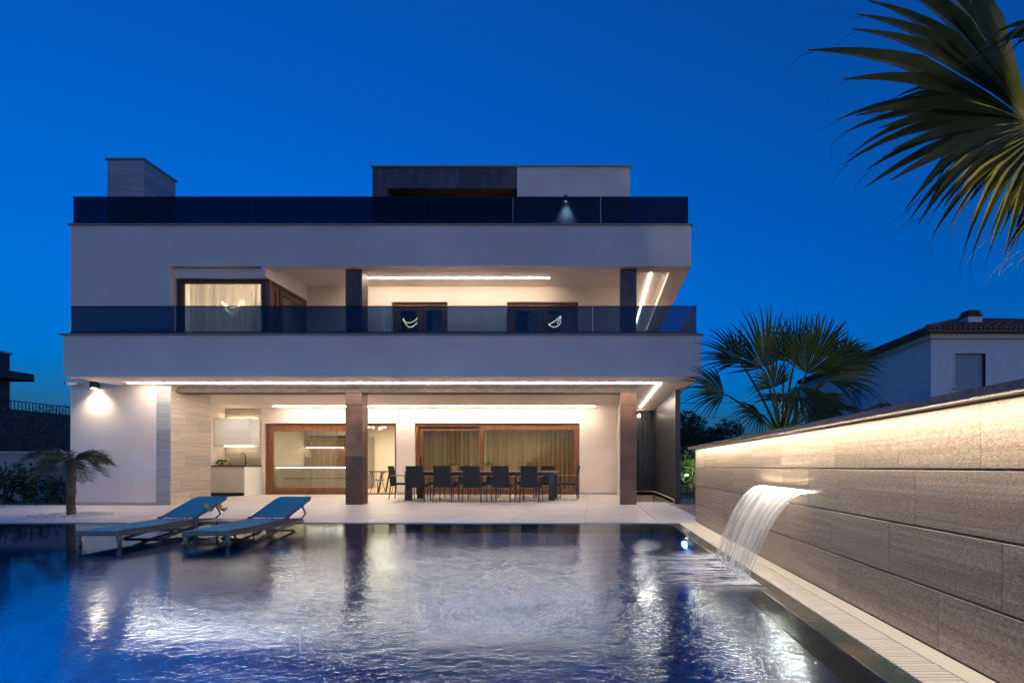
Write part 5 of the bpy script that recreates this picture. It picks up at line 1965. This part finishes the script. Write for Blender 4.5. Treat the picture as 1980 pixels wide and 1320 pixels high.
# dark shrubs in front of the left boundary wall
for i, (px, D, h_, lb) in enumerate(((8, 12.3, 1.0, 'dark rounded shrub at the left edge of the picture'),
                                     (62, 12.6, 0.95, 'dark low shrub between the left edge and the small palm'),
                                     (112, 12.2, 0.72, 'dark low shrub just left of the small palm trunk'))):
    bl = [((r2.uniform(-0.3, 0.3), r2.uniform(-0.2, 0.2), h_ * r2.uniform(0.35, 0.75)), (0.34, 0.3, h_ * 0.34)) for _ in range(6)]
    bush('shrub', lb, 'shrub', (PX(px, D), D, ZG), bl, 110, 0.10, 'shrub_leaf', 50 + i, 'dark shrubs by the boundary wall')
# pale olive behind, rising over the wall
bl = [((r2.uniform(-1.0, 1.2), r2.uniform(-0.5, 0.5), r2.uniform(1.3, 2.5)), (0.5, 0.45, 0.36)) for _ in range(16)]
bush('olive_tree', 'pale leaved olive tree behind the boundary wall left of the villa', 'tree', (PX(85, 15.2), 15.2, ZG), bl, 170, 0.085, 'olive_leaf', 61, None, 9, 0.28)
bl = [((r2.uniform(-0.8, 0.8), r2.uniform(-0.4, 0.4), r2.uniform(0.9, 1.7)), (0.5, 0.4, 0.3)) for _ in range(9)]
bush('tall_shrub', 'dark bushy shrub above the boundary wall at the left edge', 'shrub', (PX(-10, 14.8), 14.8, ZG), bl, 150, 0.09, 'shrub_leaf', 62, None, 7, 0.4)

bw = thing('boundary_wall', 'grey rendered boundary wall behind the shrubs at left', 'wall', (-18, 13.6, 0))
box('wall', -40, -12.9, 13.6, 13.85, -0.1, CAMH + (VY - 877) * 13.6 / FPX, 'garden_render', bw)
box('coping', -40, -12.9, 13.56, 13.89, CAMH + (VY - 877) * 13.6 / FPX + 0.001, CAMH + (VY - 872) * 13.6 / FPX, 'plinth', bw, 0.004)
hf = thing('slat_fence', 'dark horizontal slat fence on top of the boundary wall at left', 'fence', (-17, 14.1, 0))
for i in range(5):
    piece('slat', -22, PX(40, 14.1), 14.08, 14.11, 1.30 + 0.10 * i, 1.38 + 0.10 * i, 'anthracite', hf, 0.003)
for xx in (-21.5, -19.5, -17.6):
    piece('post', xx, xx + 0.06, 14.112, 14.17, -0.05, 1.80, 'anthracite', hf, 0.003)

# neighbour on the left, far back
nl = thing('neighbour_house', 'dark flat roofed neighbour house with projecting canopy at the left edge', 'house', (-36, 30, 0))
D = 27.0
box('wall', -46, PX(19, D), 15, D, -0.1, CAMH + (VY - 686) * D / FPX, 'dark_render', nl)
box('canopy', -46, -32.0, 16, 27.7, CAMH + (VY - 734) * D / FPX, CAMH + (VY - 719) * D / FPX, 'dark_render', nl, 0.02)
box('coping', -46, PX(19, D) + 0.06, 15, D + 0.06, CAMH + (VY - 686) * D / FPX + 0.001, CAMH + (VY - 682) * D / FPX, 'coping', nl)
xw = -29.5
zt = CAMH + (VY - 797) * 26.0 / FPX
box('terrace_wall', -46, xw, 24.0, 40, -0.1, zt, 'dark_render', nl)
rl = MB().box(xw - 0.12, xw - 0.08, 24.0, 40, zt + 0.42, zt + 0.46).build('railing', 'rail_metal', nl)
bal = MB().box(-0.012, 0.012, -0.012, 0.012, 0, 0.42).mesh('baluster', 'rail_metal')
yy = 24.1
while yy < 36:
    link('baluster', bal, rl, (xw - 0.1, yy, zt))
    yy += 0.16
MB().box(-46, xw - 0.125, 24.02, 24.06, zt + 0.42, zt + 0.46).build('hand_rail', 'rail_metal', rl)
xx = -33.5
while xx < xw - 0.2:
    link('baluster', bal, rl, (xx, 24.04, zt))
    xx += 0.16

# neighbour on the right: white two storey house with tiled hip roof
nr_ = thing('neighbour_house', 'pale two storey house with tiled roof beyond the stone wall', 'house', (18, 24, 0))
ZE = CAMH + (VY - 655) * 19.5 / FPX
HX0, HX1, HY0, HY1 = PX(1800, 19.5), 27.0, 19.5, 31.0
wz = (CAMH + (VY - 750) * 19.5 / FPX, CAMH + (VY - 683) * 19.5 / FPX)
wx = (PX(1846, 19.5), PX(1905, 19.5))
box('wall', HX0, wx[0], HY0, HY0 + 0.3, -0.1, ZE, 'far_wall', nr_)
box('wall', wx[1], HX1, HY0, HY0 + 0.3, -0.1, ZE, 'far_wall', nr_)
box('wall', wx[0], wx[1], HY0, HY0 + 0.3, wz[1], ZE, 'far_wall', nr_)
box('wall', wx[0], wx[1], HY0, HY0 + 0.3, -0.1, wz[0], 'far_wall', nr_)
sw0, sw1 = 24.6, 25.5
box('wall', HX0, HX0 + 0.3, HY0 + 0.301, sw0, -0.1, ZE, 'far_wall', nr_)
box('wall', HX0, HX0 + 0.3, sw1, HY1, -0.1, ZE, 'far_wall', nr_)
box('wall', HX0, HX0 + 0.3, sw0, sw1, 4.9, ZE, 'far_wall', nr_)
box('wall', HX0, HX0 + 0.3, sw0, sw1, -0.1, 3.3, 'far_wall', nr_)
box('wall', HX0 + 0.301, HX1, HY1 - 0.3, HY1, -0.1, ZE, 'far_wall', nr_)
wn_ = MB()
wn_.box(wx[0] - 0.06, wx[0] + 0.0, HY0 - 0.02, HY0 + 0.1, wz[0], wz[1] + 0.06)
wn_.box(wx[1] - 0.0, wx[1] + 0.06, HY0 - 0.02, HY0 + 0.1, wz[0], wz[1] + 0.06)
wn_.box(wx[0] + 0.001, wx[1] - 0.001, HY0 - 0.018, HY0 + 0.1, wz[1] + 0.001, wz[1] + 0.06)
win = wn_.build('window', 'far_wall', nr_)
sm_ = MB().box(-(wx[1] - wx[0]) / 2 + 0.01, (wx[1] - wx[0]) / 2 - 0.01, -0.012, 0.012, -0.024, 0.024, 0.004).mesh('shutter_slat', 'far_shutter')
z = wz[0] + 0.03
while z < wz[1]:
    link('shutter_slat', sm_, win, ((wx[0] + wx[1]) / 2, HY0 + 0.12, z))
    z += 0.05
MB().box(wx[0] - 0.1, wx[1] + 0.1, HY0 - 0.1, HY0 + 0.1, wz[0] - 0.05, wz[0] - 0.001).build('sill', 'plinth', win)
win2 = MB().box(HX0 + 0.12, HX0 + 0.16, sw0, sw1, 3.3, 4.9).build('window', 'far_shutter', nr_)
MB().box(HX0 - 0.06, HX0 + 0.1, sw0 - 0.05, sw1 + 0.05, 3.25, 3.299).build('sill', 'plinth', win2)
OV = 0.42
box('fascia', HX0 - 0.12, HX1 + 0.2, HY0 - 0.12, HY1 + 0.2, ZE + 0.001, ZE + 0.20, 'paint_white', nr_)
box('eaves', HX0 - OV, HX1 + OV, HY0 - OV, HY1 + OV, ZE + 0.202, ZE + 0.26, 'wood_dark', nr_)
# hip roof built from rows of barrel tiles
rx0, rx1, ry0, ry1 = HX0 - OV - 0.05, HX1 + OV, HY0 - OV - 0.05, HY1 + OV
zr0, hh, sl = ZE + 0.27, (ry1 - ry0) / 2, 0.36
apx0, apx1, apy = rx0 + hh, rx1 - hh, (ry0 + ry1) / 2
za = zr0 + hh * sl
rb_ = MB()
rb_.quad((rx0, ry0, zr0), (rx1, ry0, zr0), (apx1, apy, za), (apx0, apy, za))
rb_.tri((rx0, ry1, zr0), (rx0, ry0, zr0), (apx0, apy, za))
rb_.quad((rx1, ry1, zr0), (rx0, ry1, zr0), (apx0, apy, za), (apx1, apy, za))
rb_.tri((rx1, ry0, zr0), (rx1, ry1, zr0), (apx1, apy, za))
roof = rb_.build('roof', 'roof_tile', nr_)
tl = MB()
x = rx0 + 0.1
while x < rx1 - 0.1:
    run = min(x - rx0, rx1 - x, hh)
    k_ = max(1, int(run / 0.4))
    for i in range(k_):
        y0_ = ry0 + run * i / k_
        y1_ = ry0 + run * (i + 1) / k_ + 0.05
        tl.tube([(x, y0_, zr0 + (y0_ - ry0) * sl + 0.045), (x, y1_, zr0 + (y1_ - ry0) * sl + 0.02)], [0.085, 0.07], 6, True)
    x += 0.2
y = ry0 + 0.1
while y < ry1 - 0.1:
    run = min(y - ry0, ry1 - y, hh)
    k_ = max(1, int(run / 0.4))
    for i in range(k_):
        x0_ = rx0 + run * i / k_
        x1_ = rx0 + run * (i + 1) / k_ + 0.05
        tl.tube([(x0_, y, zr0 + (x0_ - rx0) * sl + 0.045), (x1_, y, zr0 + (x1_ - rx0) * sl + 0.02)], [0.085, 0.07], 6, True)
    y += 0.2
tl.tube([(rx0, ry0, zr0 + 0.06), (apx0, apy, za + 0.06)], 0.11, 8)
o = tl.build('roof_tiles', 'roof_tile', roof)
o['kind'] = 'stuff'
cpx = P(1876, 640, 22.0)
cz = zr0 + (22.0 - ry0) * sl
chm = MB().box(cpx.x - 0.32, cpx.x + 0.32, 21.7, 22.3, cz - 0.3, cz + 0.25).build('chimney', 'far_wall', roof)
for i in range(4):
    o = MB().box(cpx.x - 0.36 + 0.03 * i, cpx.x + 0.36 - 0.03 * i, 21.66 + 0.03 * i, 22.34 - 0.03 * i, cz + 0.27 + 0.085 * i, cz + 0.31 + 0.085 * i, 0.008).build('chimney_cowl', 'roof_tile', roof)
MB().tube([(cpx.x, 22, cz + 0.25), (cpx.x, 22, cz + 0.6)], 0.18, 10).build('flue', 'far_wall', roof)
# annex with a low tiled roof
an_ = thing('annex', 'low annex with red tiled roof in front of the pale neighbour house', 'shed', (11, 17, 0))
ax0, ax1 = PX(1690, 16.5), PX(1790, 16.5)
za_ = CAMH + (VY - 800) * 16.5 / FPX
box('wall', ax0 + 0.3, ax1 - 0.3, 16.6, 18.8, -0.1, za_, 'far_wall', an_)
rf = MB()
zp_ = CAMH + (VY - 778) * 17.6 / FPX
xm_ = (ax0 + ax1) / 2
rf.tri((ax0, 16.4, za_), (ax1, 16.4, za_), (xm_, 17.6, zp_))
rf.tri((ax0, 18.9, za_), (ax0, 16.4, za_), (xm_, 17.6, zp_))
rf.tri((ax1, 16.4, za_), (ax1, 18.9, za_), (xm_, 17.6, zp_))
rf.tri((ax1, 18.9, za_), (ax0, 18.9, za_), (xm_, 17.6, zp_))
rf.quad((ax0, 16.4, za_), (ax0, 18.9, za_), (ax1, 18.9, za_), (ax1, 16.4, za_))
rfo = rf.build('roof', 'roof_tile', an_)
for i in range(8):
    xx = ax0 + (ax1 - ax0) * (i + 0.5) / 8
    f = 1 - abs(xx - xm_) / ((ax1 - ax0) / 2)
    MB().tube([(xx, 16.39, za_ + 0.03), (xx, 16.4 + 1.2 * f, za_ + (zp_ - za_) * f + 0.03)], 0.05, 6).build('tile_row', 'roof_tile', rfo)


# trees behind the villa at right
def tree(label, px, D, ztop, rad, blobs, nleaf, size, m, seed):
    r2 = random.Random(seed)
    x = PX(px, D)
    t = thing('pine_tree', label, 'tree', (x, D, ZG), 'dark trees behind the terrace')
    mb, tr = MB(), MB()
    tr.tube(bez((x, D, ZG), (x + 0.2, D, ztop * 0.4), (x + 0.1, D, ztop * 0.8), 8), [0.22 * (1 - 0.08 * k) for k in range(9)], 8)
    for _ in range(blobs):
        a = r2.uniform(0, 6.283)
        rr = rad * math.sqrt(r2.random())
        zc = ztop * (0.62 + 0.3 * r2.random() - 0.2 * (rr / rad) ** 2)
        c = Vector((x + rr * math.cos(a), D + rr * math.sin(a) * 0.7, zc))
        s = r2.uniform(0.28, 0.5) * rad * 0.75
        leafcloud(mb, c, (s, s, s * 0.6), nleaf, size, r2, 0.35)
        tr.tube(bez((x + 0.1, D, ztop * 0.55), (Vector((x, D, ztop * 0.6)) + c) / 2, c, 5), [0.07 * (1 - 0.16 * k) for k in range(6)], 5)
    tr.build('trunk', 'trunk', t, True)
    mb.build('crown', m, t)


tree('tall dark pine directly behind the ribbed screen', 1322, 26, 4.1, 1.5, 16, 170, 0.20, 'pine_leaf', 1)
tree('dark spreading pine left of the fan palm behind the wall', 1372, 30, 3.9, 2.3, 20, 170, 0.22, 'pine_leaf', 2)
tree('dark low tree behind the fan palm trunk', 1430, 34, 3.0, 2.2, 16, 150, 0.24, 'pine_leaf', 3)
tree('dark distant tree left of the pale neighbour house', 1640, 36, 8.6, 2.0, 14, 150, 0.26, 'pine_leaf', 4)
bl = [((r2.uniform(-3.5, 3.5), r2.uniform(-0.5, 0.5), r2.uniform(0.4, 1.5)), (0.9, 0.6, 0.5)) for _ in range(18)]
bush('hedge', 'dark hedge at the back of the lawn behind the spotlit plant', 'hedge', (PX(1390, 24), 24, ZG), bl, 130, 0.14, 'shrub_leaf', 66, None, 12, 0.4)
# spotlit garden plant and its lamp
bl = [((r2.uniform(-0.4, 0.4), r2.uniform(-0.3, 0.3), r2.uniform(0.35, 1.35)), (0.32, 0.3, 0.28)) for _ in range(9)]
sx_, sy_ = PX(1338, 16.5), 16.5
bush('leafy_shrub', 'bright green shrub lit by a garden spotlight at the end of the wall', 'shrub', (sx_ + 0.1, sy_ + 0.35, ZG), bl, 120, 0.16, 'herb_leaf', 67, None, 7, 0.22)
gl_ = P(1328, 921, 15.8)
t = thing('garden_spotlight', 'lit spike spotlight on the lawn below the bright green shrub', 'garden lamp', (gl_.x, gl_.y, ZG))
MB().tube([(gl_.x, gl_.y, ZG), (gl_.x, gl_.y, gl_.z - 0.04)], 0.012, 6).build('spike', 'black_metal', t)
MB().tube([(gl_.x, gl_.y, gl_.z - 0.04), (gl_.x, gl_.y + 0.03, gl_.z + 0.03)], [0.03, 0.045], 12).build('housing', 'black_metal', t, True, 40)
MB().lathe([(0.004, 0.03), (0.03, 0.036), (0.04, 0.055), (0.025, 0.075), (0.004, 0.08)], (gl_.x, gl_.y + 0.02, gl_.z), 12).build('bulb', 'garden_bulb', t, True)
spot('lamp', (gl_.x, gl_.y + 0.02, gl_.z + 0.11), (sx_ + 0.1, sy_ + 0.4, 1.0), 55, (1.0, 0.95, 0.75), 120, 0.8, 0.03, parent=t)



def added_uplight(label, loc, tgt, power, ang):  # out of view, added to warm the palm leaves
    t = thing('garden_spotlight', label, 'garden lamp', (loc[0], loc[1], ZG), 'unseen palm uplights added behind the wall')
    d = (Vector(tgt) - Vector(loc)).normalized()
    l = Vector(loc)
    MB().tube([(loc[0], loc[1], ZG), (loc[0], loc[1], loc[2] - 0.03)], 0.012, 6).build('spike', 'black_metal', t)
    MB().tube([l - d * 0.06, l + d * 0.05], [0.035, 0.05], 12).build('housing', 'black_metal', t, True, 40)
    MB().tube([l + d * 0.051, l + d * 0.056], 0.04, 12).build('bulb', 'bulb_warm', t)
    spot('lamp', tuple(l + d * 0.09), tgt, power, (1.0, 0.86, 0.52), ang, 0.9, 0.04, parent=t)


added_uplight('unseen spike spotlight added behind the wall to light the near fan palm', (2.30, 0.75, 0.12), (1.8, 2.2, 2.6), 520, 95)
added_uplight('unseen spike spotlight added behind the wall to light the far fan palm', (2.35, 5.0, 0.12), (2.45, 5.8, 1.9), 30, 90)

# lawn blades in the strip that shows
gb = MB()
r2 = random.Random(9)
for _ in range(9000):
    x, y = r2.uniform(2.2, 6.4), r2.uniform(12.6, 22)
    if x < 5.02 and y < 13.6:
        continue
    h_ = r2.uniform(0.04, 0.09)
    a = r2.uniform(0, 3.14)
    dx, dy = 0.012 * math.cos(a), 0.012 * math.sin(a)
    gb.tri((x - dx, y - dy, ZG + 0.0), (x + dx, y + dy, ZG + 0.0), (x + r2.uniform(-0.03, 0.03), y + r2.uniform(-0.03, 0.03), ZG + h_ + 0.03))
for _ in range(5000):
    x, y = r2.uniform(-21, -12.7), r2.uniform(10.35, 13.4)
    h_ = r2.uniform(0.04, 0.09)
    a = r2.uniform(0, 3.14)
    dx, dy = 0.012 * math.cos(a), 0.012 * math.sin(a)
    gb.tri((x - dx, y - dy, ZG), (x + dx, y + dy, ZG), (x + r2.uniform(-0.03, 0.03), y + r2.uniform(-0.03, 0.03), ZG + h_))
o = gb.build('grass', 'grass_blade')
o['kind'] = 'stuff'
o['label'] = 'short green lawn grass beside the terrace'


# overhead cables at the right
def cable(label, a, b, sag):
    a, b = Vector(a), Vector(b)
    pts = [a.lerp(b, i / 16) - Vector((0, 0, sag * 4 * (i / 16) * (1 - i / 16))) for i in range(17)]
    tag(MB().tube(pts, 0.011, 5).build('overhead_cable', 'cable_black'), label, 'cable', 'overhead cables')


cable('upper overhead cable crossing the sky behind the fan palm', P(1290, 779, 22), P(1660, 752, 30), 0.25)
cable('lower overhead cable crossing the sky behind the fan palm', P(1290, 806, 22), P(1660, 778, 30), 0.3)
